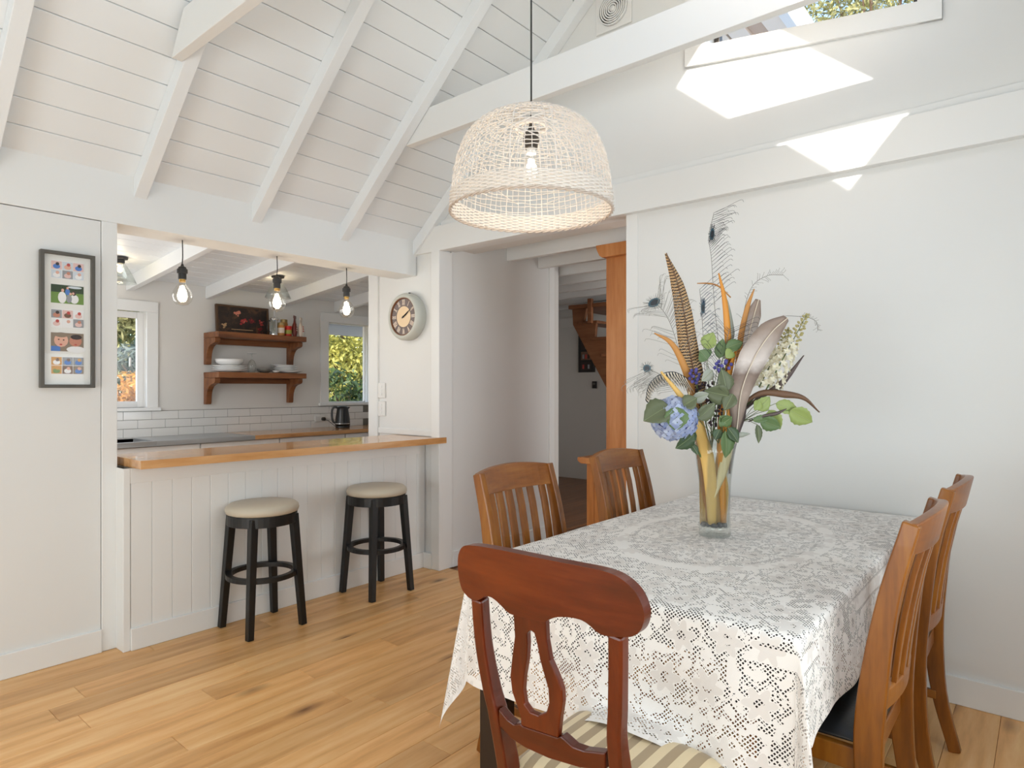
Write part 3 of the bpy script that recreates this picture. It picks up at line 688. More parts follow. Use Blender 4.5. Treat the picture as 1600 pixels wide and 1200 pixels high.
B().tube([(.172, 0, .012), (.186, 0, .012)], .008, 8).obj('hanger', 'dark_metal', ck)
for z, lb in ((1.298, 'upper white switch plate beneath the wall clock'), (1.155, 'lower white switch plate beneath the wall clock')):
    s = thing('switch_plate', lb, 'light switch', (3.224, 4.037, z), 0, 'switch plates on the clock wall')
    B().box(-.011, 0, -.046, .046, -.059, .059).obj('plate', 'white_plastic', s, bevel=.004)
    for q in (-.03, 0, .03): B().box(-.0145, -.011, -.010, .010, q-.009, q+.009).obj('rocker', 'trim_paint', s, bevel=.002)

# ---- family photo frame
ff = thing('photo_frame', 'tall grey frame with five family photo prints', 'picture frame', (.992, YK-.001, 1.319))
fw_, fh_ = .112, .648
B().frame_prism([(-fw_, 0), (fw_, 0), (fw_, fh_), (-fw_, fh_)], [(-fw_+.016, .016), (fw_-.016, .016), (fw_-.016, fh_-.016), (-fw_+.016, fh_-.016)], 'y', -.032, 0).obj('frame', 'grey_frame', ff, bevel=.002)
B().box(-fw_+.014, fw_-.014, -.012, -.004, .014, fh_-.014).obj('mat_board', 'mat_board', ff)
def C(name, *c): plain(name, srgb(*c), .45); return name
pal = {k: C('print_'+k, *v) for k, v in dict(sky=(206, 214, 222), pink=(224, 190, 184), red=(186, 70, 62), skin=(222, 172, 150), skin2=(196, 132, 108), hair=(52, 38, 34), blue=(74, 122, 196), white=(236, 236, 236), grass=(106, 140, 62), tree=(40, 62, 34), gold=(206, 150, 66), brown=(112, 82, 62), grey=(150, 152, 156), wood=(138, 122, 104)).items()}
def ell(cx, cz, rx, rz_, n=12): return [(cx+rx*math.cos(2*PI*i/n), cz+rz_*math.sin(2*PI*i/n)) for i in range(n)]
def photo(zc, h, spec):
    p = B().box(-.067, .067, -.0132, -.012, zc-h/2, zc+h/2).obj('photo', spec[0], ff)
    for j, (kind, m_, a) in enumerate(spec[1]):
        y1 = -.0134-.00015*j
        if kind == 'r': B().box(a[0], a[1], y1, -.0131, zc+a[2], zc+a[3]).obj('print_patch', m_, p)
        else: B().prism(ell(a[0], zc+a[1], a[2], a[3]), 'y', y1, -.0131).obj('print_patch', m_, p)
r = lambda m_, *a: ('r', pal[m_], a); e = lambda m_, *a: ('e', pal[m_], a)
def collage(cols, tints, rows=2):
    out = []; w = .134/cols; h = .082/rows; k = 0
    for i in range(cols):
        for j in range(rows):
            bgc, fg, hd = tints[k % len(tints)]; k += 1; x0 = -.067+i*w; z0 = -.041+j*h
            out.append(r(bgc, x0+.0012, x0+w-.0012, z0+.0012, z0+h-.0012)); out.append(e(fg, x0+w*.5, z0+h*.36, w*.33, h*.28)); out.append(e(hd, x0+w*.58, z0+h*.66, w*.17, h*.19))
    return out
photo(.563, .086, (pal['white'], collage(3, [('sky', 'white', 'skin'), ('pink', 'blue', 'hair'), ('grey', 'pink', 'skin2'), ('sky', 'skin', 'red')])))
photo(.448, .088, (pal['grass'], [r('tree', -.067, .067, .008, .044), e('sky', .03, .036, .03, .006), e('white', -.022, -.016, .017, .028), e('blue', .0, .012, .010, .016), e('white', .028, -.02, .018, .022), e('grey', .006, -.02, .012, .02), e('skin', -.020, .018, .006, .008), e('skin', .0, .030, .005, .006), e('hair', .026, .008, .009, .012), e('skin', .023, .007, .005, .006), e('skin', .012, .004, .005, .006)]))
photo(.332, .088, (pal['white'], collage(3, [('white', 'pink', 'red'), ('grey', 'skin2', 'hair'), ('white', 'white', 'skin'), ('pink', 'brown', 'red'), ('grey', 'pink', 'skin2')])))
photo(.219, .088, (pal['wood'], [r('blue', -.067, -.03, -.044, -.02), e('white', .035, -.034, .04, .016), e('skin', -.026, .008, .029, .032), e('skin2', .033, .006, .026, .026), e('hair', .036, .026, .024, .012), e('wood', -.026, .034, .026, .012), e('hair', -.036, .012, .0035, .003), e('hair', -.016, .010, .0035, .003), e('red', -.027, -.012, .006, .0035), e('red', .033, -.010, .006, .003)]))
photo(.107, .088, (pal['white'], collage(3, [('gold', 'grass', 'gold'), ('gold', 'white', 'brown'), ('brown', 'white', 'skin'), ('grey', 'blue', 'brown'), ('wood', 'blue', 'skin'), ('grey', 'blue', 'gold')])))
B().box(-fw_+.015, fw_-.015, -.020, -.0185, .015, fh_-.015).obj('glazing', 'pane_glass', ff)

# ---- round extractor vent high on the gable
vt = thing('ceiling_vent', 'round white vent grille on a square plate in the gable', 'vent', (XR-.001, 1.945, 3.52)); vt.rotation_euler = (0, -PI/2, 0)
B().box(-.115, .115, -.118, .118, 0, .012).obj('plate', 'white_plastic', vt, bevel=.003)
for q in range(6): B().lathe([(.022+.013*q, .012), (.022+.013*q, .026), (.029+.013*q, .026), (.029+.013*q, .012)], 32, cap=False).obj('ring', 'white_plastic', vt)
B().lathe([(0, .028), (.017, .026), (.018, .012)], 20, cap=False).obj('hub', 'white_plastic', vt, smooth=True); B().lathe([(0, .0125), (.095, .0125)], 32, cap=False).obj('backing', 'dark_metal', vt)

# ---- tall dresser in the passage
dr = thing('dresser', 'tall honey pine dresser standing beyond the passage', 'dresser', (3.72, 1.93, 0))
# local: side panel faces -x, front faces +y
B().box(0, .9, 0, .36, .84, 2.20).obj('upper_case', 'cabinet_wood', dr, bevel=.003)
B().prism([(0, 2.19), (.365, 2.19), (.385, 2.205), (.40, 2.235), (.41, 2.26), (.41, 2.275), (0, 2.275)], 'x', -.05, .95).obj('cornice', 'cabinet_wood', dr, bevel=.003)
B().box(.001, .9, 0, .51, 0, .80).obj('lower_case', 'cabinet_wood', dr, bevel=.003)
B().box(-.006, .0, .455, .512, 0, .80).obj('side_stile', 'cabinet_wood', dr, bevel=.002)
B().prism([(0, .80), (.535, .80), (.56, .815), (.565, .83), (.56, .843), (0, .843)], 'x', -.045, .94).obj('ledge', 'cabinet_wood', dr, bevel=.004)
B().box(-.004, .0, .18, .186, .86, 2.18).obj('side_bead', 'cabinet_wood', dr)
for i in range(2):
    d = B().box(.04+.42*i, .43+.42*i, .51, .53, .1, .74).obj('door', 'cabinet_wood', dr, bevel=.004); B().sphere((.39 if i == 0 else .5, .545, .5), .016).obj('knob', 'brass', d, smooth=True)

# ---- timber stair, dark picture strip on the far wall
sr = thing('staircase', 'open timber stair with newel post beyond the passage', 'stairs', (6.3, 0, 0))
pr = [(4.345, 2.245)]
zt, yt = 2.245, 4.14
low = lambda y: 2.065-(4.335-y)*1.62
pts = [(4.345, 2.245), (4.15, 2.245)]
for i in range(11):
    pts += [(4.185-.153*i, 2.085-.193*i), (4.015-.153*i, 2.072-.193*i)]
pts = [p for p in pts if p[1] > .12]
yl = pts[-1][0]; pts += [(yl, 0), (4.335-2.065/1.62+.0, 0), (4.335, 2.065)]
for x0 in (0, .85): B().prism(pts, 'x', x0, x0+.045).obj('stringer', 'stair_wood', sr)
for i in range(10):
    B().box(-.03, .93, 3.985-.153*i, 4.235-.153*i, 2.062-.193*i, 2.094-.193*i).obj('tread', 'stair_wood', sr, bevel=.004)
B().box(-.06, .95, 3.4, 4.36, 2.245, 2.29).obj('landing', 'stair_wood', sr, bevel=.004)
B().box(-.075, -.03, 4.03, 4.085, 2.06, 2.345).obj('newel', 'stair_wood', sr, bevel=.004)
pf = thing('picture_strip', 'narrow black frame with four dark photos on the far wall', 'picture frame', (7.757, 5.09, 1.54))
B().box(-.03, 0, -.135, .135, 0, .62).obj('frame', 'dark_frame', pf, bevel=.003)
for i in range(4):
    B().box(-.033, -.03, -.085, .085, .03+.145*i, .15+.145*i).obj('photo', pal['hair'] if i != 1 else pal['brown'], pf)
    for q in range(3): B().box(-.035, -.033, -.06+.045*q, -.03+.045*q, .05+.145*i, .11+.145*i).obj('print_patch', pal[('grey', 'hair', 'red')[(q+i) % 3]], pf)
th_ = thing('thermostat', 'small dark control panel under the picture strip', 'wall control', (7.757, 4.96, 1.36)); B().box(-.025, 0, -.035, .035, -.05, .05).obj('case', 'dark_frame', th_, bevel=.004); B().box(-.028, -.025, -.02, .02, 0, .03).obj('display', 'grey_ceramic', th_)
# ---- bar stools
def make_stool(x, y, label):
    s = thing('bar_stool', label, 'bar stool', (x, y, 0), 0, 'black stools at the servery')
    B().lathe([(0, .628), (.168, .628), (.188, .636), (.194, .652), (.190, .670), (.172, .683), (.10, .690), (0, .692)], 40, cap=False).obj('cushion', 'cream_leather', s, smooth=True)
    B().lathe([(.158, .575), (.184, .575), (.184, .630), (.158, .630), (.158, .575)], 40, cap=False).obj('apron_ring', 'black_wood', s)
    for sx in (-1, 1):
        for sy in (-1, 1):
            B().bar([(sx*.156, sy*.152, 0), (sx*.118, sy*.118, .62)], [.034, .042], [.034, .042], (1, 0, 0)).obj('leg', 'black_wood', s, bevel=.003)
    B().lathe([(.158, .282), (.190, .282), (.190, .308), (.158, .308), (.158, .282)], 40, cap=False).obj('foot_ring', 'black_wood', s, bevel=.002)
    return s
s1 = make_stool(1.842, 3.350, 'black bar stool with cream seat nearest the photo frame')
s2 = copy_tree(s1); s2.location = (2.632, 3.350, 0); s2['label'] = 'black bar stool with cream seat nearest the passage'

# ---- dining table
TX0, TX1, TY0, TY1, TZ = 1.50, 3.20, .43, 1.42, .766
tb = thing('dining_table', 'dark rectangular dining table under the lace cloth', 'table', ((TX0+TX1)/2, (TY0+TY1)/2, 0))
hx, hy = (TX1-TX0)/2, (TY1-TY0)/2
B().box(-hx, hx, -hy, hy, TZ-.035, TZ).obj('tabletop', 'espresso', tb, bevel=.004)
for sx in (-1, 1):
    for sy in (-1, 1): B().box(sx*(hx-.055)-.04, sx*(hx-.055)+.04, sy*(hy-.055)-.04, sy*(hy-.055)+.04, 0, TZ-.035).obj('leg', 'espresso', tb, bevel=.003)
for sy in (-1, 1): B().box(-hx+.1, hx-.1, sy*(hy-.06)-.012, sy*(hy-.06)+.012, TZ-.12, TZ-.035).obj('apron', 'espresso', tb)
for sx in (-1, 1): B().box(sx*(hx-.06)-.012, sx*(hx-.06)+.012, -hy+.1, hy-.1, TZ-.12, TZ-.035).obj('apron', 'espresso', tb)

# ---- lace tablecloth
def lace_mat():
    t = NT('lace'); uv = t.node('ShaderNodeUVMap'); uv.uv_map = 'flat'; co = uv.outputs[0]
    def scaled(s, off=(0, 0, 0)):
        m = t.node('ShaderNodeMapping'); m.inputs['Scale'].default_value = (s, s, s); m.inputs['Location'].default_value = off; t.l.new(co, m.inputs[0]); return m.outputs[0]
    # slightly wandering coordinates so rows are not dead straight
    nz = t.node('ShaderNodeTexNoise'); t.l.new(co, nz.inputs['Vector']); nz.inputs['Scale'].default_value = 9
    sub = t.node('ShaderNodeVectorMath', operation='SUBTRACT'); t.l.new(nz.outputs['Color'], sub.inputs[0]); sub.inputs[1].default_value = (.5, .5, .5)
    sc = t.node('ShaderNodeVectorMath', operation='SCALE'); t.l.new(sub.outputs[0], sc.inputs[0]); sc.inputs[3].default_value = .02
    ad = t.node('ShaderNodeVectorMath', operation='ADD'); t.l.new(co, ad.inputs[0]); t.l.new(sc.outputs[0], ad.inputs[1]); wco = ad.outputs[0]
    # flowers: polar shapes around the cell centres of a coarse pattern
    SF = 8.4
    v = t.node('ShaderNodeTexVoronoi'); v.voronoi_dimensions = '2D'; t.l.new(wco, v.inputs['Vector']); v.inputs['Scale'].default_value = SF; v.inputs['Randomness'].default_value = .55
    dv = t.node('ShaderNodeVectorMath', operation='SUBTRACT'); t.l.new(wco, dv.inputs[0]); t.l.new(v.outputs['Position'], dv.inputs[1])
    ln = t.node('ShaderNodeVectorMath', operation='LENGTH'); t.l.new(dv.outputs[0], ln.inputs[0]); rr = ln.outputs['Value']
    sx = t.node('ShaderNodeSeparateXYZ'); t.l.new(dv.outputs[0], sx.inputs[0]); ang = t.math('ARCTAN2', sx.outputs[1], sx.outputs[0])
    sc2 = t.node('ShaderNodeSeparateColor'); t.l.new(v.outputs['Color'], sc2.inputs[0])
    pet = t.math('ADD', .036, t.math('MULTIPLY', t.math('SINE', t.math('MULTIPLY_ADD', ang, 6.0, t.math('MULTIPLY', sc2.outputs[0], 6.28))), .009))
    d = t.math('SUBTRACT', rr, pet)                                  # <0 inside petals
    edge = t.math('LESS_THAN', t.math('ABSOLUTE', t.math('SUBTRACT', d, .005)), .0055)       # outline of holes round each flower
    core = t.math('LESS_THAN', rr, .0125)
    ring2 = t.math('LESS_THAN', t.math('ABSOLUTE', t.math('SUBTRACT', d, .022)), .0045)      # scroll line further out
    # net areas between the flowers, chosen by low noise
    n2 = t.node('ShaderNodeTexNoise'); t.l.new(co, n2.inputs['Vector']); n2.inputs['Scale'].default_value = 5.5; n2.inputs['Detail'].default_value = 1
    n3 = t.node('ShaderNodeTexNoise'); t.l.new(co, n3.inputs['Vector']); n3.inputs['Scale'].default_value = 38; n3.inputs['Detail'].default_value = 1
    net = t.math('MULTIPLY', t.math('GREATER_THAN', n2.outputs[0], .60), t.math('GREATER_THAN', d, .006)); brk = t.math('GREATER_THAN', n3.outputs[0], .44)
    # scroll bands: edges of a second coarse pattern
    v2 = t.node('ShaderNodeTexVoronoi'); v2.voronoi_dimensions = '2D'; v2.feature = 'DISTANCE_TO_EDGE'; t.l.new(wco, v2.inputs['Vector']); v2.inputs['Scale'].default_value = 19.0
    band = t.math('LESS_THAN', v2.outputs['Distance'], .085)
    # large oval medallion in the middle of the table
    su = t.node('ShaderNodeSeparateXYZ'); t.l.new(co, su.inputs[0])
    ov = t.math('SQRT', t.math('ADD', t.math('POWER', t.math('MULTIPLY', su.outputs[0], .66), 2.0), t.math('POWER', su.outputs[1], 2.0)))
    oval = t.math('LESS_THAN', t.math('ABSOLUTE', t.math('SUBTRACT', ov, .30)), .005); oval_solid = t.math('LESS_THAN', t.math('ABSOLUTE', t.math('SUBTRACT', ov, .335)), .018)
    # straight woven border strip just over the table edge
    bx = t.math('SUBTRACT', t.math('ABSOLUTE', su.outputs[0]), .85); by = t.math('SUBTRACT', t.math('ABSOLUTE', su.outputs[1]), .495); bd = t.math('MAXIMUM', bx, by)
    inband = lambda c, w: t.math('LESS_THAN', t.math('ABSOLUTE', t.math('SUBTRACT', bd, c)), w)
    seg = t.math('GREATER_THAN', t.math('SINE', t.math('MULTIPLY', t.math('ADD', su.outputs[0], su.outputs[1]), 7.0)), -.25)
    strip = t.math('MULTIPLY', inband(.065, .018), seg); srow = t.math('MULTIPLY', t.math('MAXIMUM', inband(.042, .0035), inband(.088, .0035)), seg)
    region = t.math('MAXIMUM', t.math('MAXIMUM', edge, core), t.math('MAXIMUM', t.math('MAXIMUM', ring2, oval), t.math('MAXIMUM', net, t.math('MULTIPLY', band, t.math('GREATER_THAN', d, .004)))))
    region = t.math('MULTIPLY', region, t.math('SUBTRACT', 1, oval_solid)); region = t.math('MAXIMUM', t.math('MULTIPLY', region, t.math('SUBTRACT', 1, strip)), srow)
    region = t.math('MULTIPLY', region, t.math('MAXIMUM', brk, srow)); hem = t.math('GREATER_THAN', bd, .372); region = t.math('MULTIPLY', region, t.math('SUBTRACT', 1, hem))
    # small square-ish thread holes, 8 mm pitch, on a diagonal grid
    vh = t.node('ShaderNodeTexVoronoi'); vh.voronoi_dimensions = '2D'; vh.distance = 'CHEBYCHEV'; m45 = t.node('ShaderNodeMapping'); m45.inputs['Rotation'].default_value = (0, 0, math.radians(45)); t.l.new(co, m45.inputs[0]); t.l.new(m45.outputs[0], vh.inputs['Vector']); vh.inputs['Scale'].default_value = 128; vh.inputs['Randomness'].default_value = .12
    hole = t.math('MULTIPLY', t.math('LESS_THAN', vh.outputs['Distance'], .29), region)
    # thread colour and relief
    fine = t.node('ShaderNodeTexNoise'); t.l.new(scaled(1), fine.inputs['Vector']); fine.inputs['Scale'].default_value = 600
    c = t.mix(t.math('MULTIPLY', t.math('ADD', t.math('MULTIPLY', t.math('LESS_THAN', d, -.004), .4), t.math('MULTIPLY', n2.outputs[0], .5)), .8), srgb(249, 246, 242), srgb(206, 198, 192))
    t.set(col=c, rough=.8, sheen=.1); t.bump(t.math('ADD', t.math('MULTIPLY', t.math('LESS_THAN', d, 0), .6), t.math('MULTIPLY', fine.outputs[0], .6)), .35, .0015)
    tr = t.node('ShaderNodeBsdfTransparent'); mx = t.node('ShaderNodeMixShader'); t.l.new(hole, mx.inputs[0]); t.l.new(t.b.outputs[0], mx.inputs[1]); t.l.new(tr.outputs[0], mx.inputs[2]); t.l.new(mx.outputs[0], t.out.inputs[0])
lace_mat()
def tablecloth():
    OV = .40; cx, cy = (TX0+TX1)/2, (TY0+TY1)/2; top = TZ+.004
    def samples(h, o0, o1):
        a = [-h-o0*(1-i/22) for i in range(22)] + [-h+2*h*i/26 for i in range(27)] + [h+o1*(i+1)/22 for i in range(22)]
        return a
    us, vs_ = samples(hx, .39, .20), samples(hy, .25, .40); verts = []; uvs = []
    def drop(q, flare, edge_r=.012):
        """q metres past the table edge -> (outward, down) with a rounded edge"""
        if q <= 0: return 0, 0
        a = min(q/edge_r, PI/2-flare)
        o_, dn = edge_r*math.sin(a), edge_r*(1-math.cos(a))
        rest = q - a*edge_r
        if rest > 0: o_ += rest*math.sin(flare); dn += rest*math.cos(flare)
        return o_, dn
    for u in us:
        for v in vs_:
            ex = max(abs(u)-hx, 0); ey = max(abs(v)-hy, 0); sx = 1 if u > 0 else -1; sy = 1 if v > 0 else -1
            if ex > 0 and ey > 0:
                r_ = math.hypot(ex, ey); a = math.atan2(ey, ex); r_ *= 1-(.0 if sy > 0 else .04)*math.sin(2*a)**2; fl = .05 + .13*math.sin(2*a)**2 - .05*math.sin(4*a)**2
                o_, dn = drop(r_, fl); dr_ = Vector((math.cos(a), math.sin(a)))
                x = sx*(hx+o_*dr_.x); y = sy*(hy+o_*dr_.y)
                if sx > 0: x = min(x, hx+.035)
                z = top-dn
            elif ex > 0:
                fl = .05+.035*math.sin(v*17+1.3)+.02*math.sin(v*31)
                if sx < 0:                                             # the chair seat pushes the cloth out and up
                    g = math.exp(-((v+.12)/.30)**4); fl += .04*g
                o_, dn = drop(ex, fl); x = sx*(hx+(o_ if sx < 0 else min(o_, .035))); y = v; z = top-dn
                if sx < 0 and ex > .14: 
                    lim = top-.285*g-(1-g)*1.0; 
                    if z < lim: 
                        x -= (lim-z)*.9*g; z = lim + .002*math.sin(v*40)
            elif ey > 0:
                fl = .045+.035*math.sin(u*13+.6)+.02*math.sin(u*29+2); o_, dn = drop(ey, fl); x = u; y = sy*(hy+o_); z = top-dn
                if sy > 0:                                             # lifted where the chair seats stand under it
                    g = max(math.exp(-((u+.42)/.29)**8), math.exp(-((u-.35)/.29)**8)); lim = top-.275*g-(1-g)*1.0
                    if z < lim: y -= (lim-z)*.25*g; z = lim+.0015*math.sin(u*60)
            else:
                x, y, z = u, v, top+.0012*math.sin(u*11)*math.sin(v*9+1)
            verts.append((x, y, z)); uvs.append((u, v))
    n = len(vs_); faces = [(i*n+j, (i+1)*n+j, (i+1)*n+j+1, i*n+j+1) for i in range(len(us)-1) for j in range(n-1)]
    me = bpy.data.meshes.new('tablecloth'); me.from_pydata(verts, [], faces); l = me.uv_layers.new(name='flat')
    for lp in me.loops: l.data[lp.index].uv = uvs[lp.vertex_index]
    o = link('tablecloth', me, 'lace', smooth=True, sub=1); o.location = (cx, cy, 0)
    return tag(o, 'cream floral lace tablecloth draped over the dining table', 'tablecloth')
tablecloth()

# ---- slat-back dining chairs: origin on the floor under the seat centre, chair faces -y (back at +y)
def make_slat_chair(label):
    c = thing('dining_chair', label, 'chair', (0, 0, 0), 0, 'slat-back chairs along the dining table')
    W = .215
    side = curve_pts([(.262, 0), (.214, .20), (.196, .42), (.206, .60), (.238, .82), (.285, 1.005)], 5)       # (y, z) of the back post
    def yz(z):
        for a, b in zip(side[:-1], side[1:]):
            if a[1] <= z <= b[1]: return a[0]+(b[0]-a[0])*(z-a[1])/(b[1]-a[1])
        return side[-1][0]
    for sx in (-1, 1):
        m = len(side); B().bar([(sx*(W-.012*max(0, (p[1]-.45))), p[0], p[1]) for p in side], [.030]*m, [.036+.028*math.exp(-((p[1]-.5)/.32)**2) for p in side], (1, 0, 0)).obj('back_post', 'rimu', c, bevel=.004, smooth=False)
        B().bar([(sx*.205, -.215, 0), (sx*.205, -.215, .44)], [.034, .042], [.034, .042]).obj('front_leg', 'rimu', c, bevel=.003)
        B().box(sx*.205-.012, sx*.205+.012, -.20, .19, .385, .44).obj('side_apron', 'rimu', c, bevel=.003)
        B().box(sx*.205-.010, sx*.205+.010, -.20, .205, .18, .21).obj('stretcher', 'rimu', c, bevel=.003)
    B().box(-.19, .19, -.227, -.203, .385, .44).obj('front_apron', 'rimu_x', c, bevel=.003)
    # crest: bowed backwards between the posts, gently arched
    def rail(z0, z1, bow, arch, name, thick):
        rows = []
        for k in range(13):
            q = -1+k/6; xx = q*(W+.004); yb = bow*(1-q*q); za = arch*(1-q*q)
            rows.append([(xx, yz(z0)+yb-thick/2, z0), (xx, yz(z0)+yb+thick/2, z0), (xx, yz(z1)+yb+thick/2, z1+za), (xx, yz(z1)+yb-thick/2, z1+za), (xx, yz(z0)+yb-thick/2, z0)])
        b = B().sheet(rows); b.add(rows[0][:4], [(0, 1, 2, 3)]); b.add(rows[-1][:4], [(3, 2, 1, 0)]); return b.obj(name, 'rimu_x', c, bevel=.004)
    rail(.925, 1.005, .034, .018, 'crest_rail', .026); rail(.53, .585, .030, 0, 'lower_rail', .022)
    for k in range(6):
        q = (k-2.5)/3.3; xx = q*(W-.012); B().bar([(xx*1.02, yz(z)+.033*(1-q*q), z) for z in (.57, .66, .76, .86, .94)], .034, .012, (1, 0, 0)).obj('slat', 'rimu', c, bevel=.002)
    p = B(); rows = []
    for i in range(9):
        u = -1+i/4; row = []
        for j in range(9):
            v = -1+j/4; d = (1-abs(u)**4)*(1-abs(v)**4); row.append((u*(.208 if v < 0 else .208-.012*v), -.008+v*.208, .445+.034*d**.5))
        rows.append(row)
    p.sheet(rows); o = p.obj('seat_pad', 'black_leather', c, smooth=True, solid=.012, sub=1)
    B().box(-.19, .19, .17, .20, .385, .44).obj('rear_apron', 'rimu_x', c, bevel=.003)
    return c
ch = make_slat_chair('slat-back chair left of the table nearest the bar stools')
ch.location = (1.93, 1.315, 0); ch.rotation_euler = (0, 0, math.radians(0))
spots = [((2.70, 1.315, 0), 0, 'slat-back chair left of the table in front of the dresser'), ((1.95, .53, 0), PI, 'slat-back chair with black seat at the near right of the table'), ((2.60, .525, 0), PI, 'slat-back chair right of the table closest to the baseboard')]
for loc, rz, lb in spots:
    o = copy_tree(ch); o.location = loc; o.rotation_euler = (0, 0, rz); o['label'] = lb

# ---- head chair with vase-shaped splat; back board traced in its own plane (y across, z up), leaning back
fc = thing('carver_chair', 'red mahogany chair with vase splat and striped seat', 'chair', (1.25, .777, 0))
LEAN = .17
def bx_(z): return -.225 + (.93-z)*LEAN           # local x of the back plane
PXS = 3.243
def unpx(pts):
    """photo crop points -> (y, z) on the chair's own leaning back plane"""
    out = []
    for (a, b) in pts:
        px, py = 680+a/PXS, 830+b/PXS
        d = FWD + RGT*((px-800)/1003) + UP*((605.7-py)/1003)
        # plane: X = 1.25 + bx_(Z),  X = t*dx, Z = H + t*dz
        tt = (1.25-.225+(.93-H)*LEAN)/(d.x+LEAN*d.z); out.append((d.y*tt-.777, H+d.z*tt))
    return out
def slab(poly, th_, name, mat, off=0.0, bevel=.006, hole=None, bow=0.0, parent=None):
    """board cut to an outline, bent to the lean and bow of the back"""
    bm = bmesh.new(); me = bpy.data.meshes.new(name)
    loop = [bm.verts.new((0, y, z)) for (y, z) in poly]; es = [bm.edges.new((loop[i], loop[(i+1) % len(loop)])) for i in range(len(loop))]
    if hole:
        hl = [bm.verts.new((0, y, z)) for (y, z) in hole]; es += [bm.edges.new((hl[i], hl[(i+1) % len(hl)])) for i in range(len(hl))]
    bmesh.ops.triangle_fill(bm, use_beauty=True, use_dissolve=False, edges=es)
    bmesh.ops.recalc_face_normals(bm, faces=bm.faces)
    ret = bmesh.ops.extrude_face_region(bm, geom=list(bm.faces)); vs2 = [g_ for g_ in ret['geom'] if isinstance(g_, bmesh.types.BMVert)]
    for v in vs2: v.co.x += th_
    for v in bm.verts: v.co.x += bx_(v.co.z)-th_/2+off - bow*(1-(v.co.y/.24)**2)
    bmesh.ops.recalc_face_normals(bm, faces=bm.faces); bm.to_mesh(me); bm.free()
    return link(name, me, mat, fc if parent is None else parent, bevel=bevel, seg=2)
def smooth_poly(p, n=4): 
    q = curve_pts([Vector((a, b, 0)) for a, b in p+[p[0]]], n)[:-1]; return [(v.x, v.y) for v in q]
crest = [(192, 325), (158, 285), (140, 210), (138, 130), (158, 78), (195, 64), (270, 69), (400, 90), (600, 130), (800, 170), (900, 196), (970, 232), (1030, 290), (1066, 360), (1078, 425), (1062, 488), (1022, 520), (965, 522), (890, 514), (850, 495), (815, 462), (775, 435), (720, 421), (660, 418), (620, 428), (585, 442), (505, 425), (425, 407), (395, 388), (350, 345), (315, 322), (285, 318), (255, 336), (225, 342)]
slab(smooth_poly(unpx(crest)), .026, 'crest_rail', 'mahogany_y', bevel=.006, bow=.012)
splat = [(423, 400), (430, 520), (416, 620), (405, 720), (415, 800), (440, 870), (460, 930), (460, 968), (650, 1028), (660, 930), (672, 850), (670, 790), (645, 720), (610, 640), (592, 540), (587, 438), (505, 420)]
hole = [(492, 505), (495, 560), (490, 640), (476, 720), (470, 790), (480, 860), (510, 900), (550, 915), (590, 900), (604, 850), (600, 780), (580, 710), (560, 640), (545, 560), (530, 503), (511, 489)]
slab(unpx(splat), .016, 'splat', 'mahogany', hole=unpx(hole), bevel=.003, bow=.012)
lrail = [(345, 885), (365, 908), (395, 942), (425, 962), (460, 958), (470, 970), (650, 1026), (664, 1018), (690, 1040), (725, 1072), (780, 1092), (885, 1105), (885, 1192), (760, 1178), (600, 1130), (480, 1078), (410, 1035), (345, 968)]
slab(unpx(lrail), .024, 'lower_rail', 'mahogany_y', bevel=.004, bow=.008)
for pts, sgn in (([(228, 335), (238, 480), (255, 620), (290, 800), (322, 930)], 1), ([(928, 516), (928, 700), (926, 900), (926, 1100)], -1)):
    q = unpx(pts); zb = q[-1][1]; yb = q[-1][0]
    path = [(bx_(z), y, z) for (y, z) in q][::-1]
    low = [(-.205, yb+sgn*.012, 0), (-.165, yb+sgn*.006, .16), (-.135, yb+sgn*.003, .32), (-.128, yb, .43)]
    path = [p for p in low if p[2] < path[0][2]-.05] + path
    path = curve_pts(path, 4); m = len(path)
    B().bar(path, [.030]*m, [.030+.02*math.exp(-((p[2]-.42)/.2)**2) for p in path], (0, 1, 0)).obj('back_post', 'mahogany', fc, bevel=.005)
for sy in (-1, 1):
    B().bar(curve_pts([(.235, sy*.205, 0), (.222, sy*.2, .15), (.225, sy*.205, .30), (.215, sy*.2, .42)], 4), [.028+.016*k/12 for k in range(13)], [.028+.016*k/12 for k in range(13)], (1, 0, 0)).obj('front_leg', 'mahogany', fc, bevel=.004)
    B().box(-.12, .21, sy*.195-.011, sy*.195+.011, .36, .42).obj('side_apron', 'mahogany_y', fc, bevel=.003)
B().box(.20, .225, -.19, .19, .36, .42).obj('front_apron', 'mahogany_y', fc, bevel=.003); B().box(-.135, -.11, -.175, .175, .36, .42).obj('rear_apron', 'mahogany_y', fc, bevel=.003)
rows = []
for i in range(11):
    u = -1+i/5; row = []
    for j in range(11):
        v = -1+j/5; d = max(0, (1-abs(u)**5)*(1-abs(v)**5)); row.append((.05+u*.185, v*(.21+.012*u), .425+.04*d**.4))
    rows.append(row)
B().sheet(rows).obj('seat_pad', 'striped_fabric', fc, smooth=True, solid=.016, sub=1)

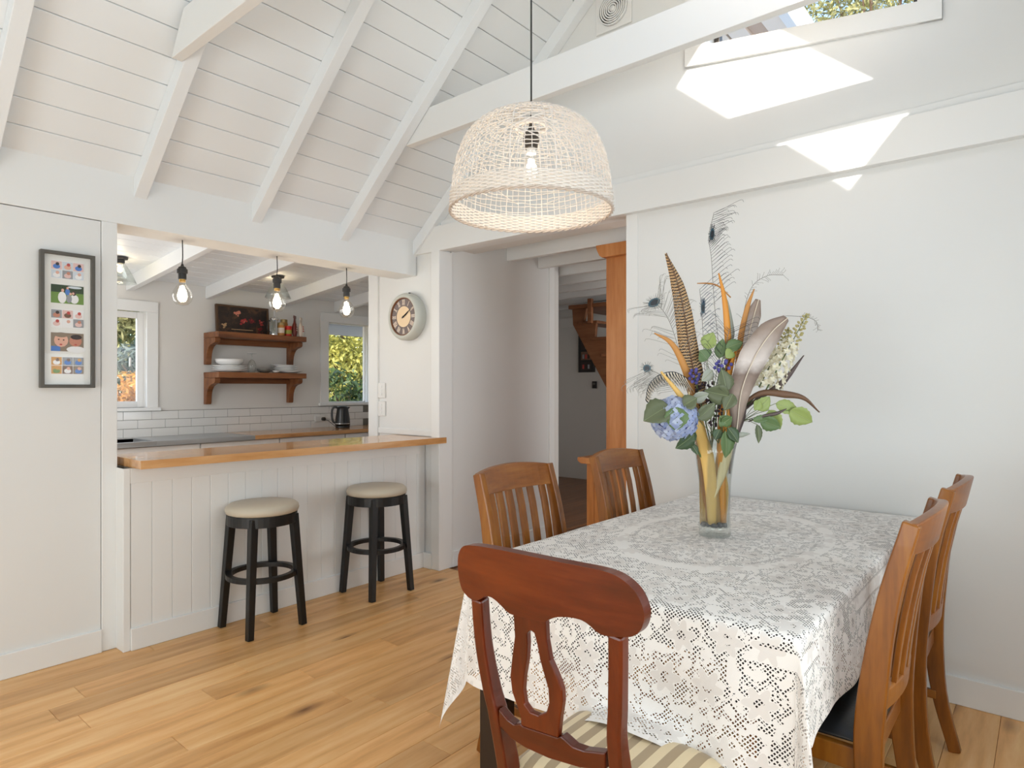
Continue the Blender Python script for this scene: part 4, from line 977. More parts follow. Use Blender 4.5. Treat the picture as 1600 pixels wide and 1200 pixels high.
# ---- big woven pendant
LX, LY, LZ = 1.846, 1.455, 1.965
lp = thing('woven_pendant', 'large white woven dome pendant over the dining table', 'pendant light', (LX, LY, LZ))
prof = curve_pts([(.294, 0), (.292, .06), (.284, .13), (.268, .20), (.240, .262), (.20, .305), (.145, .336), (.08, .352), (.045, .356)], 8)
PL = [0.0]
for a, b in zip(prof[:-1], prof[1:]): PL.append(PL[-1]+(b-a).length)
def pat(s_):
    s_ = max(0, min(s_, PL[-1]-1e-6))
    for i in range(len(PL)-1):
        if PL[i] <= s_ <= PL[i+1]:
            q = (s_-PL[i])/(PL[i+1]-PL[i]); return prof[i].lerp(prof[i+1], q)
wr = random.Random(3); TOT = PL[-1]
mesh_ = B()
nrib = 74
for layer, (rs, nn) in enumerate(((0.0, nrib),)):
    for k in range(nn):
        a0 = 2*PI*k/nn + wr.uniform(-.012, .012) + layer*.02; pts = []; end = TOT*(1 if k % 3 == 0 else .80)
        if layer == 1 and k % 2: continue
        for i in range(15):
            s_ = .055+(end-.055)*i/14; p = pat(s_); a = a0+wr.uniform(-.008, .008)*(1 if i else 0); rad = p[0]+rs+.0014*math.sin(i*2+k*PI)
            pts.append((rad*math.cos(a), rad*math.sin(a), p[1]))
        mesh_.tube(pts, .0016 if k % 6 else .0026, 4, cap=False)
ns = 27
for i in range(ns):
    s0 = .062+(TOT-.075)*i/(ns-1); pts = []; ph_ = wr.uniform(0, 6.28); a1 = wr.uniform(.0025, .006); q1 = wr.choice((3, 4, 5))
    m = 72
    for k in range(m+1):
        a = 2*PI*k/m; p = pat(s0 + a1*math.sin(q1*a+ph_) + .0015*math.sin(23*a+ph_)); rad = p[0]+.0022*(1 if (k+i) % 2 else -1)
        pts.append((rad*math.cos(a), rad*math.sin(a), p[1]))
    mesh_.tube(pts, .0017, 4, cap=False)
for i in range(26):   # short slanting wands that make the weave irregular
    a0 = wr.uniform(0, 2*PI); s0 = wr.uniform(.08, TOT*.8); da = wr.uniform(.25, .6)*wr.choice((-1, 1)); ds = wr.uniform(.03, .09); pts = []
    for k in range(9):
        q = k/8; p = pat(s0+ds*q); a = a0+da*q; pts.append(((p[0]+.003)*math.cos(a), (p[0]+.003)*math.sin(a), p[1]))
    mesh_.tube(pts, .0016, 4, cap=False)
o = mesh_.obj('woven_mesh', 'wicker', lp, smooth=True); o['kind'] = 'stuff'
band = B()
for i in range(10):
    z = .004+.0058*i; pts = []
    for k in range(145):
        a = 2*PI*k/144; p = pat(z); rad = p[0]+.0032*(1 if ((k//2)+i) % 2 else -1); pts.append((rad*math.cos(a), rad*math.sin(a), z))
    band.tube(pts, .0032, 4, cap=False)
for k in range(72):
    a = 2*PI*k/72; band.tube([(.294*math.cos(a), .294*math.sin(a), 0), (pat(.06)[0]*math.cos(a), pat(.06)[0]*math.sin(a), .06)], .0024, 4, cap=False)
o = band.obj('woven_band', 'wicker', lp, smooth=True); o['kind'] = 'stuff'
rim = B()
for q in range(2):
    pts = []
    for k in range(241):
        a = 2*PI*k/240; f_ = 30*a+q*PI; pts.append(((.2955+.0035*math.cos(f_))*math.cos(a), (.2955+.0035*math.cos(f_))*math.sin(a), -.002+.0035*math.sin(f_)))
    rim.tube(pts, .0036, 5, cap=False)
rim.obj('twisted_rim', 'wicker_rim', lp, smooth=True)
B().lathe([(.040, .350), (.046, .350), (.046, .362), (.040, .362), (.040, .350)], 24, cap=False).obj('top_ring', 'wicker', lp, smooth=True)
B().lathe([(.052, .302), (.060, .302), (.060, .318), (.052, .318), (.052, .302)], 24, cap=False).obj('spider_ring', 'wicker', lp, smooth=True)
for k in range(3):
    a = k*2*PI/3+.4; B().tube([(.0, 0, .325), (.056*math.cos(a), .056*math.sin(a), .31), (.15*math.cos(a), .15*math.sin(a), .33)], .0022, 5).obj('spider_arm', 'wicker', lp)
B().tube([(0, 0, .33), (0, 0, ZR-RD-LZ+.08)], .0033, 8).obj('cord', 'cord', lp, smooth=True)
B().lathe([(r_, z_+.035) for r_, z_ in [(.004, .300), (.008, .28), (.013, .262), (.026, .252), (.030, .244), (.026, .236), (.030, .230), (.030, .222), (.026, .216), (.023, .195)]], 24).obj('socket', 'bronze_frame', lp, smooth=False)
B().lathe([(.018, .23), (.018, .21)], 20).obj('cap', 'porcelain', lp, smooth=True)
B().lathe([(.018, .213), (.021, .20), (.029, .18), (.034, .155), (.031, .133), (.018, .117), (0, .112)], 28, cap=False).obj('bulb', 'bulb_glass', lp, smooth=True)
f = B()
for k in range(6): f.tube([(.011*math.cos(k*PI/3), .011*math.sin(k*PI/3), .14), (.008*math.cos(k*PI/3), .008*math.sin(k*PI/3), .19)], .003, 5)
f.obj('filament', 'filament', lp)
light('pendant_lamp_glow', 'POINT', (LX, LY, LZ+.155), energy=2.6, color=(1, .86, .68), radius=.035)
# ---------------------------------------------------------------- vase and dried bouquet
VX, VY = 2.318, .957; VD = Vector((VX, VY, 0)).dot(FWD)
def PB(px, py, d=0.0):
    """a point of the bouquet: sideways and height read off the photo at the vase, d = metres behind (+) or before (-) the vase axis"""
    D = VD+d; return FWD*D + RGT*((px-800)/1003*VD) + UP*(H+(605.7-py)/1003*VD)
TT = TZ+.0045
vs_o = thing('flower_vase', 'tall clear glass vase flared at the top on the lace cloth', 'vase', (VX, VY, TT))
B().lathe([(0, .0), (.055, 0), (.058, .006), (.056, .03), (.054, .10), (.058, .20), (.070, .30), (.084, .375), (.0815, .375), (.0675, .30), (.0555, .20), (.0515, .10), (.052, .034), (0, .028)], 40, cap=False).obj('body', 'clear_glass', vs_o, smooth=True)
o = B().lathe([(.084, .373), (.0845, .376), (.0815, .376)], 40, cap=False).obj('rim', 'clear_glass', vs_o, smooth=True)
plain('water_stone', srgb(70, 76, 88), .25)
for k in range(16):
    a = k*2.4; r_ = .038*math.sqrt((k+.5)/16)+.004
    s = B().sphere((0, 0, 0), .0095+.002*(k % 3), 8, 6, (1.1, .9, .75)).obj('glass_pebble', 'water_stone', smooth=True); s.location = (VX+r_*math.cos(a), VY+r_*math.sin(a), TT+.041)
    tag(s, 'small dark glass pebble at the bottom of the vase', 'pebble', 'pebbles in the flower vase')
plain('strap_orange', srgb(214, 142, 50), .5, (40, .2)); plain('strap_tan', srgb(196, 138, 74), .55, (40, .2)); plain('strap_yellow', srgb(224, 182, 104), .5, (40, .2)); plain('strap_pale', srgb(226, 208, 164), .5, (40, .2))
plain('stem_green', srgb(86, 104, 58), .5); plain('leaf_brown', srgb(112, 82, 62), .6, (40, .2)); plain('leaf_mauve', srgb(92, 78, 76), .6, (40, .2)); plain('leaf_mid', srgb(92, 116, 72), .5, (60, .25)); plain('leaf_lime', srgb(146, 162, 92), .5, (60, .25)); plain('leaf_olive', srgb(92, 100, 72), .5, (60, .25)); plain('leaf_silver', srgb(158, 162, 150), .6, (60, .2)); plain('leaf_deep', srgb(62, 82, 54), .5, (60, .25)); plain('leaf_vein', srgb(150, 160, 120), .6)
plain('barb', srgb(58, 60, 64), .6); plain('barb_pale', srgb(140, 138, 132), .6); plain('barb_blue', srgb(40, 66, 92), .4); plain('quill', srgb(222, 208, 188), .5); plain('eye_dark', srgb(30, 32, 38), .4); plain('eye_teal', srgb(44, 78, 92), .35)
t = NT('grey_feather'); co = t.coord('Generated'); sp = t.node('ShaderNodeSeparateXYZ'); t.l.new(co, sp.inputs[0]); n = t.noise(t.coord('Object'), 25, 3)
t.set(col=t.ramp(t.math('ADD', sp.outputs['Z'], t.math('MULTIPLY', n, .12)), [(.10, srgb(118, 102, 92)), (.45, srgb(168, 150, 138)), (.60, srgb(128, 110, 100)), (.70, srgb(212, 202, 196)), (.95, srgb(150, 132, 120))]), rough=.7); t.bump(t.noise(t.coord('Object', (1, 1, .2)), 300, 2), .3, .001)
t = NT('barred_feather'); uv = t.node('ShaderNodeUVMap'); uv.uv_map = 'flat'; sp = t.node('ShaderNodeSeparateXYZ'); t.l.new(uv.outputs[0], sp.inputs[0])
n = t.node('ShaderNodeTexNoise'); t.l.new(uv.outputs[0], n.inputs['Vector']); n.inputs['Scale'].default_value = 14
s_ = t.math('SINE', t.math('ADD', t.math('MULTIPLY', sp.outputs[1], 560.0), t.math('ADD', t.math('MULTIPLY', t.math('ABSOLUTE', sp.outputs[0]), -3.0), t.math('MULTIPLY', n.outputs[0], 9.0))))
t.set(col=t.mix(t.math('GREATER_THAN', s_, .0), srgb(206, 168, 120), srgb(52, 34, 24)), rough=.65)
plain('bar_black', srgb(34, 34, 38), .6)

def ribbon(pts, widths, thick=.0016, twist=None, face=None, name='blade', mat='strap_orange', parent=None, keel=.0, n=6, uv=False):
    """a strap leaf or feather vane that keeps its own width and depth; pts are 3D points"""
    P_ = curve_pts(pts, n); m = len(P_); rows = []; uvs = []; L = 0
    for i, p in enumerate(P_):
        q = i/(m-1); k = q*(len(widths)-1); j = min(int(k), len(widths)-2); w = widths[j]+(widths[j+1]-widths[j])*(k-j)
        t_ = (P_[min(i+1, m-1)]-P_[max(i-1, 0)]).normalized(); f_ = (Vector(face) if face else -FWD)
        sd = t_.cross(f_); sd = sd.normalized() if sd.length > 1e-4 else RGT.copy()
        if twist: sd = Matrix.Rotation(twist*q, 3, t_) @ sd
        nn = sd.cross(t_); row = []
        for c in (-1, -.5, 0, .5, 1): row.append(p + sd*w/2*c + nn*keel*(1-abs(c)))
        rows.append(row); uvs.append([(c, L) for c in (-1, -.5, 0, .5, 1)])
        if i < m-1: L += (P_[i+1]-p).length
    b = B(); b.sheet(rows)
    if uv:
        me = bpy.data.meshes.new(name); me.from_pydata(b.v, [], b.f); l = me.uv_layers.new(name='flat'); fl = [u for r_ in uvs for u in r_]
        for lp_ in me.loops: l.data[lp_.index].uv = fl[lp_.vertex_index]
        return link(name, me, mat, parent, smooth=True, solid=thick)
    return b.obj(name, mat, parent, smooth=True, solid=thick)
def rooted(o_pts): return o_pts[0]
def blade(label, pts, widths, mat, keel=.004, twist=None, name='strap_leaf', grp='dried strap leaves in the vase', cat='dried leaf'):
    base = PB(*pts[0]); o = ribbon([PB(*p)-base for p in pts], widths, .0018, twist, None, name, mat, None, keel); o.location = base; return tag(o, label, cat, grp)
blade('upright orange strap leaf tallest in the bouquet', [(1122, 812, 0), (1126, 740, .0), (1130, 640, .02), (1140, 575, .01), (1136, 510, 0), (1130, 465, -.01), (1121, 428, -.015)], [.020, .022, .026, .026, .020, .004], 'strap_orange')
blade('thin tan strap crossing behind the orange leaf', [(1146, 463, .03), (1128, 446, .03), (1112, 441, .03), (1094, 440, .04)], [.003, .005, .005, .002], 'strap_tan')
blade('arching tan strap leaf at the left of the bouquet', [(1106, 815, .01), (1100, 740, .02), (1090, 660, .01), (1078, 610, -.02), (1062, 570, -.05), (1040, 538, -.08), (1013, 524, -.10)], [.020, .026, .034, .030, .026, .018, .003], 'strap_tan')
blade('orange strap leaf bulging beside the grey feather', [(1128, 815, -.02), (1124, 740, -.03), (1122, 690, -.04), (1132, 655, -.055), (1129, 610, -.055), (1136, 575, -.04), (1150, 540, -.02)], [.020, .026, .034, .024, .022, .018, .006], 'strap_orange')
blade('broad pale yellow strap from the vase to the left', [(1110, 818, -.02), (1106, 760, -.035), (1098, 710, -.05), (1082, 668, -.075), (1058, 626, -.10), (1020, 582, -.13)], [.030, .044, .050, .036, .024, .006], 'strap_yellow')
blade('yellow strap leaf upright inside the vase', [(1102, 820, .01), (1104, 760, .02), (1103, 700, .02), (1098, 655, .02)], [.034, .042, .038, .014], 'strap_yellow')
blade('broad yellow strap at the right inside the vase', [(1126, 822, .0), (1128, 770, -.01), (1124, 725, -.01), (1132, 670, .0)], [.036, .044, .038, .014], 'strap_yellow')
blade('pale folded strap leaning right in the vase', [(1112, 775, -.03), (1124, 735, -.035), (1134, 695, -.035), (1142, 650, -.02)], [.008, .036, .034, .012], 'strap_pale')
blade('orange strap beside the folded grey feathers', [(1156, 640, .02), (1158, 570, .03), (1162, 525, .03), (1172, 480, .03), (1183, 450, .03)], [.014, .020, .022, .018, .003], 'strap_tan')
blade('small white curled strap over the hydrangea', [(1064, 612, -.11), (1063, 630, -.12), (1066, 650, -.125), (1068, 656, -.12)], [.004, .008, .005, .002], 'strap_pale')
blade('long brown leaf curving up at the right', [(1155, 650, .01), (1185, 622, .0), (1212, 606, -.01), (1230, 585, -.02), (1250, 556, -.03)], [.004, .012, .026, .018, .002], 'leaf_mauve', .006)
blade('brown leaf drooping to the far right', [(1150, 640, .0), (1182, 615, -.03), (1218, 616, -.05), (1245, 622, -.06), (1266, 643, -.07)], [.004, .020, .026, .014, .002], 'leaf_brown', .008)
blade('mauve leaf pointing right above the vase', [(1165, 658, -.03), (1182, 650, -.05), (1203, 645, -.06), (1218, 638, -.06)], [.003, .010, .012, .002], 'leaf_mauve')
blade('grey-green leaf across the vase rim', [(1118, 682, -.09), (1132, 678, -.10), (1145, 676, -.10), (1157, 675, -.09)], [.004, .018, .018, .003], 'leaf_silver')
blade('curled grey leaf behind the orange strap', [(1137, 560, .04), (1150, 525, .05), (1152, 505, .06), (1147, 470, .07), (1140, 455, .07)], [.004, .02, .012, .006, .002], 'leaf_silver')
def stem(label, pts, r_, mat='stem_green'):
    base = PB(*pts[0]); o = B().tube(curve_pts([PB(*p)-base for p in pts], 6), r_, 8).obj('green_stalk', mat, smooth=True); o.location = base; return tag(o, label, 'stem', 'green stems standing in the vase')
stem('thick green stem leaning right through the vase', [(1113, 824, .0), (1124, 760, .0), (1140, 700, .02), (1165, 645, .03), (1185, 615, .02)], .006)
stem('dark green stem at the middle of the vase', [(1116, 822, .03), (1120, 770, .03), (1130, 720, .04), (1130, 650, .04)], .005)

def feather(name, label, pts, widths, mat, qmat='quill', keel=.003, uv=False, grp='long feathers in the bouquet'):
    base = PB(*pts[0]); f_ = thing(name, label, 'feather', base, 0, grp); P_ = [PB(*p)-base for p in pts]
    ribbon(P_, widths, .0012, None, None, 'vane', mat, f_, keel, uv=uv); B().tube(curve_pts([p-FWD*(.0035+keel) for p in P_], 6), .0019, 5).obj('quill', qmat, f_, smooth=True); return f_
feather('grey_feather', 'large grey-brown feather at the front of the bouquet', [(1138, 690, -.06), (1141, 655, -.065), (1146, 610, -.07), (1165, 560, -.075), (1190, 522, -.08), (1213, 501, -.085)], [.004, .040, .080, .102, .088, .026], 'grey_feather', keel=.012)
feather('grey_feather', 'folded grey feather upright behind the large one', [(1150, 660, .03), (1165, 580, .03), (1174, 525, .035), (1183, 490, .035), (1190, 466, .035)], [.01, .04, .056, .058, .02], 'grey_feather')
feather('grey_feather', 'dark grey feather low in the bouquet beside the stem', [(1140, 740, .0), (1144, 690, -.01), (1156, 650, -.01), (1168, 612, .0)], [.006, .030, .036, .008], 'leaf_mauve', 'leaf_mauve')
feather('barred_feather', 'brown and black barred pheasant feather at the left', [(1096, 640, .02), (1087, 590, .02), (1077, 540, .015), (1069, 490, .01), (1058, 445, .0), (1039, 397, -.01)], [.06, .075, .072, .066, .048, .006], 'barred_feather', 'leaf_brown', .008, True)
def sickle():
    base = PB(1068, 592, -.06); f_ = thing('sickle_feather', 'black and white barred sickle feather arching left', 'feather', base, 0, 'long feathers in the bouquet')
    P_ = curve_pts([PB(*p)-base for p in [(1068, 592, -.06), (1045, 582, -.07), (1022, 587, -.08), (1006, 602, -.09), (1001, 625, -.09)]], 10); B().tube(P_, .0016, 5).obj('quill', 'bar_black', f_)
    b = B(); b2 = B()
    for i in range(2, len(P_)-1):
        p = P_[i]; q = i/len(P_); l = .052*(1-q)+.014
        for k in range(3):
            d = (UP*-(.7+.15*k) + RGT*(.35-.1*k)).normalized(); (b if i % 2 else b2).tube([p, p+d*l*.5, p+d*l+RGT*.006], [.0014, .0012, .0005], 4)
    b.obj('black_barb', 'bar_black', f_); b2.obj('white_barb', 'quill', f_)
sickle()
def peacock(label, pts, eye, seed, lb=.05, side=0, n=26, mat='barb', from_=.4):
    rnd = random.Random(seed); base = PB(*pts[0]); f_ = thing('peacock_feather', label, 'feather', base, 0, 'wispy peacock feathers')
    P_ = curve_pts([PB(*p)-base for p in pts], 10); m = len(P_); B().tube(P_, .0011, 5).obj('quill', 'barb_pale', f_)
    b = B()
    for i in range(int(m*from_), m):
        for k in range(max(1, n//(m-int(m*from_))+1)):
            p = P_[i]; t_ = (P_[min(i+1, m-1)]-P_[max(i-1, 0)]).normalized(); sg = side if side else rnd.choice((-1, 1)); s_ = t_.cross(-FWD).normalized()*sg*-1
            l = lb*rnd.uniform(.5, 1.15); c1 = p+(t_*.5+s_*.7+FWD*rnd.uniform(-.4, .4))*l*.5; c2 = p+(t_*.75+s_*1.0+FWD*rnd.uniform(-.6, .6))*l; c3 = c2+(s_*.6-t_*.25)*l*.3
            b.tube(curve_pts([p, c1, c2, c3], 3), [.0007]*9+[.0003], 3, cap=False)
    b.obj('barbs', mat, f_)
    if eye:
        ex, ey, ed, rx, rz_, tilt = eye; c = PB(ex, ey, ed)-base; R_ = Matrix.Rotation(tilt, 3, -FWD)
        def disc(sc, off, nm, mt):
            vs = [c-FWD*off]+[c-FWD*off + R_ @ (RGT*rx*sc*math.cos(a*PI/10)+UP*rz_*sc*math.sin(a*PI/10)) for a in range(20)]
            B().add(vs, [(0, i+1, (i+1) % 20+1) for i in range(20)]).obj(nm, mt, f_, solid=.001)
        disc(.62, .001, 'eye_spot', 'eye_teal'); disc(.42, .003, 'eye_heart', 'eye_dark')
        h = B()
        for k in range(60):
            a = rnd.uniform(0, 2*PI); d = R_ @ (RGT*rx*math.cos(a)+UP*rz_*math.sin(a)); h.tube([c+d*.4, c+d*.8+FWD*rnd.uniform(-.004, .004), c+d*rnd.uniform(1.0, 1.3)], [.0008, .0006, .0003], 3, cap=False)
        h.obj('eye_fringe', mat, f_)
    return f_
peacock('tallest peacock feather rising above the bouquet', [(1133, 650, .03), (1130, 560, .04), (1122, 470, .045), (1118, 400, .05), (1114, 365, .05), (1122, 327, .05)], (1119, 361, .05, .014, .036, -.1), 1, .07, -1, 46)
peacock('peacock feather with large eye at the far left', [(1098, 640, .0), (1070, 585, -.02), (1048, 520, -.04), (1034, 492, -.05), (1020, 478, -.055)], (1017, 476, -.055, .038, .024, .5), 2, .085, 0, 34, 'barb_pale', .3)
peacock('short peacock feather beside the barred one', [(1108, 620, .03), (1104, 560, .03), (1101, 500, .03), (1097, 450, .03)], (1102, 480, .03, .012, .034, 0), 3, .05, -1, 34, 'barb_blue', .3)
peacock('low peacock feather with eye over the hydrangea', [(1090, 650, -.05), (1055, 615, -.08), (1028, 590, -.10), (1004, 578, -.11)], (1001, 577, -.11, .022, .022, .3), 4, .085, 1, 30, 'barb_pale', .4)
peacock('fine wispy feather at the right of the bouquet', [(1150, 600, .04), (1165, 510, .05), (1180, 450, .05), (1205, 428, .05), (1233, 426, .05)], None, 5, .02, 0, 10, 'barb_pale', .3)
peacock('thin drooping wisp beyond the white flowers', [(1180, 560, .03), (1215, 500, .03), (1255, 493, .03), (1280, 500, .03), (1284, 515, .03)], None, 6, .012, 0, 8, 'barb_pale', .5)
peacock('green wispy plume in the middle of the bouquet', [(1118, 640, .01), (1122, 590, .0), (1130, 550, -.01), (1138, 515, -.01)], None, 7, .08, 0, 44, 'barb', .1)

def leaf_mesh(l, w, mat, parent, c, dirv, roll=0.0, bend=.15, vein=True, seed=0, face=None):
    """one toothed leaf starting at c along dirv"""
    t_ = Vector(dirv).normalized(); f_ = Vector(face) if face else -FWD; s_ = t_.cross(f_).normalized(); s_ = Matrix.Rotation(roll, 3, t_) @ s_; nn = s_.cross(t_)
    rows = []; rnd = random.Random(seed)
    N = 11
    for i in range(N+1):
        q = i/N; hw = w/2*(math.sin(PI*q**.8)**.85)*(1+.05*(1 if i % 2 else -1)) if 0 < q < 1 else .0006
        p = c+t_*l*q-nn*bend*l*q*q; rows.append([p-s_*hw+nn*hw*.25, p-s_*hw*.5+nn*hw*.06, p, p+s_*hw*.5+nn*hw*.06, p+s_*hw+nn*hw*.25])
    o = B().sheet(rows).obj('leaf', mat, parent, smooth=True, solid=.0008)
    if vein: B().tube([r_[2]+nn*.0008 for r_ in rows], .0007, 4).obj('midrib', 'leaf_vein', o)
    return o
def sprig(label, root, leaves, mat0='leaf_mid', grp='leafy sprigs in the bouquet'):
    """leaves: (px, py, d, tip_px, tip_py, width_px, mat)"""
    base = PB(*root); s_ = thing('leafy_sprig', label, 'sprig', base, 0, grp)
    for i, (x, y, d, tx, ty, w, mt) in enumerate(leaves):
        a = PB(x, y, d)-base; b_ = PB(tx, ty, d-.012)-base; B().tube([Vector((0, 0, 0)), a*.5+UP*.006, a], .0011, 5).obj('stalk', 'stem_green', s_)
        leaf_mesh((b_-a).length, w/419, mt, s_, a, b_-a, roll=random.uniform(-.5, .5), seed=i)
    return s_
sprig('leaf sprig around the blue hydrangea', (1075, 680, -.08), [(1030, 632, -.15, 992, 652, 40, 'leaf_olive'), (1040, 634, -.17, 1036, 668, 34, 'leaf_mid'), (1050, 632, -.16, 1068, 620, 24, 'leaf_olive'), (1070, 675, -.12, 1044, 697, 26, 'leaf_deep'), (1068, 690, -.10, 1078, 705, 12, 'leaf_deep'), (1075, 672, -.10, 1052, 680, 26, 'leaf_deep')])
sprig('leaf sprig in the centre of the bouquet', (1112, 690, -.08), [(1118, 612, -.12, 1112, 578, 28, 'leaf_olive'), (1122, 618, -.12, 1086, 612, 32, 'leaf_olive'), (1128, 615, -.12, 1114, 638, 22, 'leaf_olive'), (1066, 622, -.13, 1090, 616, 20, 'leaf_silver'), (1074, 652, -.13, 1100, 630, 24, 'leaf_olive'), (1100, 580, -.10, 1084, 596, 18, 'leaf_silver')])
sprig('leaf sprig hanging over the rim of the vase', (1118, 676, -.09), [(1118, 660, -.12, 1108, 648, 22, 'leaf_mid'), (1120, 665, -.12, 1136, 686, 20, 'leaf_deep'), (1115, 670, -.13, 1118, 709, 28, 'leaf_mid'), (1110, 660, -.12, 1126, 650, 20, 'leaf_mid'), (1108, 668, -.12, 1100, 682, 16, 'leaf_deep')])
sprig('leaf sprig reaching out on the right side', (1160, 658, .0), [(1178, 640, -.03, 1197, 620, 22, 'leaf_lime'), (1195, 640, -.04, 1210, 670, 24, 'leaf_lime'), (1205, 630, -.04, 1240, 642, 22, 'leaf_lime'), (1225, 640, -.05, 1258, 660, 30, 'leaf_lime'), (1180, 655, -.05, 1210, 668, 24, 'leaf_mid'), (1175, 662, -.05, 1178, 690, 13, 'leaf_olive'), (1180, 626, -.04, 1172, 640, 18, 'leaf_lime'), (1168, 656, -.05, 1196, 650, 12, 'leaf_mid')])
sprig('pale green sprig high in the middle of the bouquet', (1110, 640, .0), [(1100, 545, -.01, 1112, 520, 24, 'leaf_lime'), (1104, 562, -.01, 1092, 548, 26, 'leaf_mid'), (1130, 545, -.03, 1155, 535, 20, 'leaf_mid'), (1138, 548, -.04, 1128, 560, 18, 'leaf_lime'), (1122, 560, -.01, 1126, 530, 18, 'leaf_mid'), (1150, 600, -.02, 1176, 590, 12, 'leaf_olive')])

leaf('petal_violet', srgb(62, 70, 160), srgb(128, 118, 196), .6, True, 40)
# hydrangea head: separate four-petalled florets on a ball
leaf('petal_blue', srgb(84, 116, 196), srgb(214, 222, 240), .6, True, 40); plain('floret_eye', srgb(210, 214, 220), .6)
hy_ = thing('hydrangea', 'pale blue hydrangea head at the left of the vase', 'flower', PB(1043, 652, -.10), 0)
fl = B()
for k in range(4):
    a = k*PI/2; rows = []
    for i in range(4):
        q = i/3; hw = .0085*math.sin(PI*(q*.75+.2)); c_ = Vector((math.cos(a), math.sin(a), 0)); s_ = Vector((-math.sin(a), math.cos(a), 0)); r0 = .0015+.0145*q; rows.append([tuple(c_*r0-s_*hw+Vector((0, 0, .003*q))), tuple(c_*r0+Vector((0, 0, .0015))), tuple(c_*r0+s_*hw+Vector((0, 0, .003*q)))])
    fl.sheet(rows)
fm = fl.mesh('floret'); fm.materials.append(M['petal_blue'])
rnd = random.Random(5)
for k in range(120):
    z = 1-2*(k+.5)/120; ph_ = k*2.39996; rr = math.sqrt(1-z*z); n_ = Vector((rr*math.cos(ph_), rr*math.sin(ph_), z))
    o = link('floret', fm, None, hy_, smooth=True); o.location = Vector((n_.x*.078, n_.y*.078, n_.z*.074)); o.rotation_euler = (n_+Vector((rnd.uniform(-.3, .3), rnd.uniform(-.3, .3), rnd.uniform(-.3, .3)))).to_track_quat('Z', 'Y').to_euler(); s_ = rnd.uniform(.95, 1.35); o.scale = (s_, s_, s_)
B().sphere((0, 0, 0), .066, 14, 10).obj('core', 'petal_violet', hy_, smooth=True)
B().tube(curve_pts([Vector((0, 0, -.02)), PB(1075, 690, -.07)-PB(1043, 652, -.10), PB(1105, 740, -.02)-PB(1043, 652, -.10)], 6), .004, 6).obj('stem', 'stem_green', hy_)
# white flower spikes
leaf('petal_cream', srgb(222, 214, 178), srgb(246, 242, 226), .6, True, 40); plain('bud', srgb(176, 166, 112), .6)
pm = B()
for k in range(5):
    a = k*2*PI/5; c_ = Vector((math.cos(a), math.sin(a), 0)); s_ = Vector((-math.sin(a), math.cos(a), 0)); pm.sheet([[tuple(c_*.001-s_*.002), tuple(c_*.001+s_*.002)], [tuple(c_*.007-s_*.0045+Vector((0, 0, .003))), tuple(c_*.007+s_*.0045+Vector((0, 0, .003)))], [tuple(c_*.013+Vector((0, 0, .005))-s_*.001), tuple(c_*.013+Vector((0, 0, .005))+s_*.001)]])
pmesh = pm.mesh('floret'); pmesh.materials.append(M['petal_cream']); bmesh_ = B().sphere((0, 0, 0), .0042, 7, 5, (1, 1, 1.4)).mesh('bud'); bmesh_.materials.append(M['bud'])
def spike(label, a, b, nb, r0, seed):
    rnd = random.Random(seed); base = PB(*a); s_ = thing('flower_spike', label, 'flower', base, 0, 'white flower spikes'); ax = PB(*b)-base
    B().tube([Vector((0, 0, 0)), ax*.5, ax], [.003, .002, .001], 6).obj('stem', 'stem_green', s_)
    for k in range(nb):
        q = (k+.5)/nb; a_ = k*2.4; r_ = r0*(1-q)**.8+.004; u = ax.normalized().orthogonal().normalized(); w = ax.normalized().cross(u); off = (u*math.cos(a_)+w*math.sin(a_)); p = ax*(.05+.95*q)+off*r_
        o = link('floret' if q < .62 else 'bud', pmesh if q < .62 else bmesh_, None, s_, smooth=True); o.location = p; o.rotation_euler = (off+ax.normalized()*.4).to_track_quat('Z', 'Y').to_euler(); sc = rnd.uniform(.9, 1.35) if q < .62 else 1.25-.6*(q-.6); o.scale = (sc, sc, sc)
spike('tall white flower spike tipped with buds at the right', (1192, 612, -.02), (1254, 492, -.04), 92, .042, 1); spike('shorter white flower spike beside the large grey feather', (1186, 605, .0), (1233, 513, .0), 70, .036, 2)
# dark berries and small blue flowers
plain('berry', srgb(52, 34, 44), .4)
def cluster(name, label, cx, cy, d, n_, rx, ry, r_, mat, cat, part):
    rnd = random.Random(n_+int(cx)); base = PB(cx, cy, d); c_ = thing(name, label, cat, base); me = B().sphere((0, 0, 0), r_, 8, 6).mesh(part); me.materials.append(M[mat])
    for k in range(n_):
        o = link(part, me, None, c_, smooth=True); z = 1-2*(k+.5)/n_; q = math.sqrt(1-z*z); o.location = RGT*(q*math.cos(k*2.4)*rx)+UP*(z*ry)+FWD*(q*math.sin(k*2.4)*rx)
    B().tube([Vector((0, 0, 0)), PB(1112, 700, 0)-base], .0025, 5).obj('stem', 'stem_green', c_)
cluster('berry_cluster', 'dark purple berry cluster behind the centre leaves', 1103, 612, -.05, 44, .05, .035, .0055, 'berry', 'berries', 'berry'); cluster('berry_cluster', 'dark purple berry cluster below the centre leaves', 1108, 645, -.06, 40, .03, .045, .0055, 'berry', 'berries', 'berry')
cluster('blue_flower', 'violet-blue flower cluster near the middle orange leaf', 1126, 573, -.03, 16, .03, .022, .007, 'petal_violet', 'flower', 'petal'); cluster('blue_flower', 'deep blue flower cluster beside the barred feather', 1078, 588, -.06, 14, .018, .026, .0065, 'petal_violet', 'flower', 'petal')
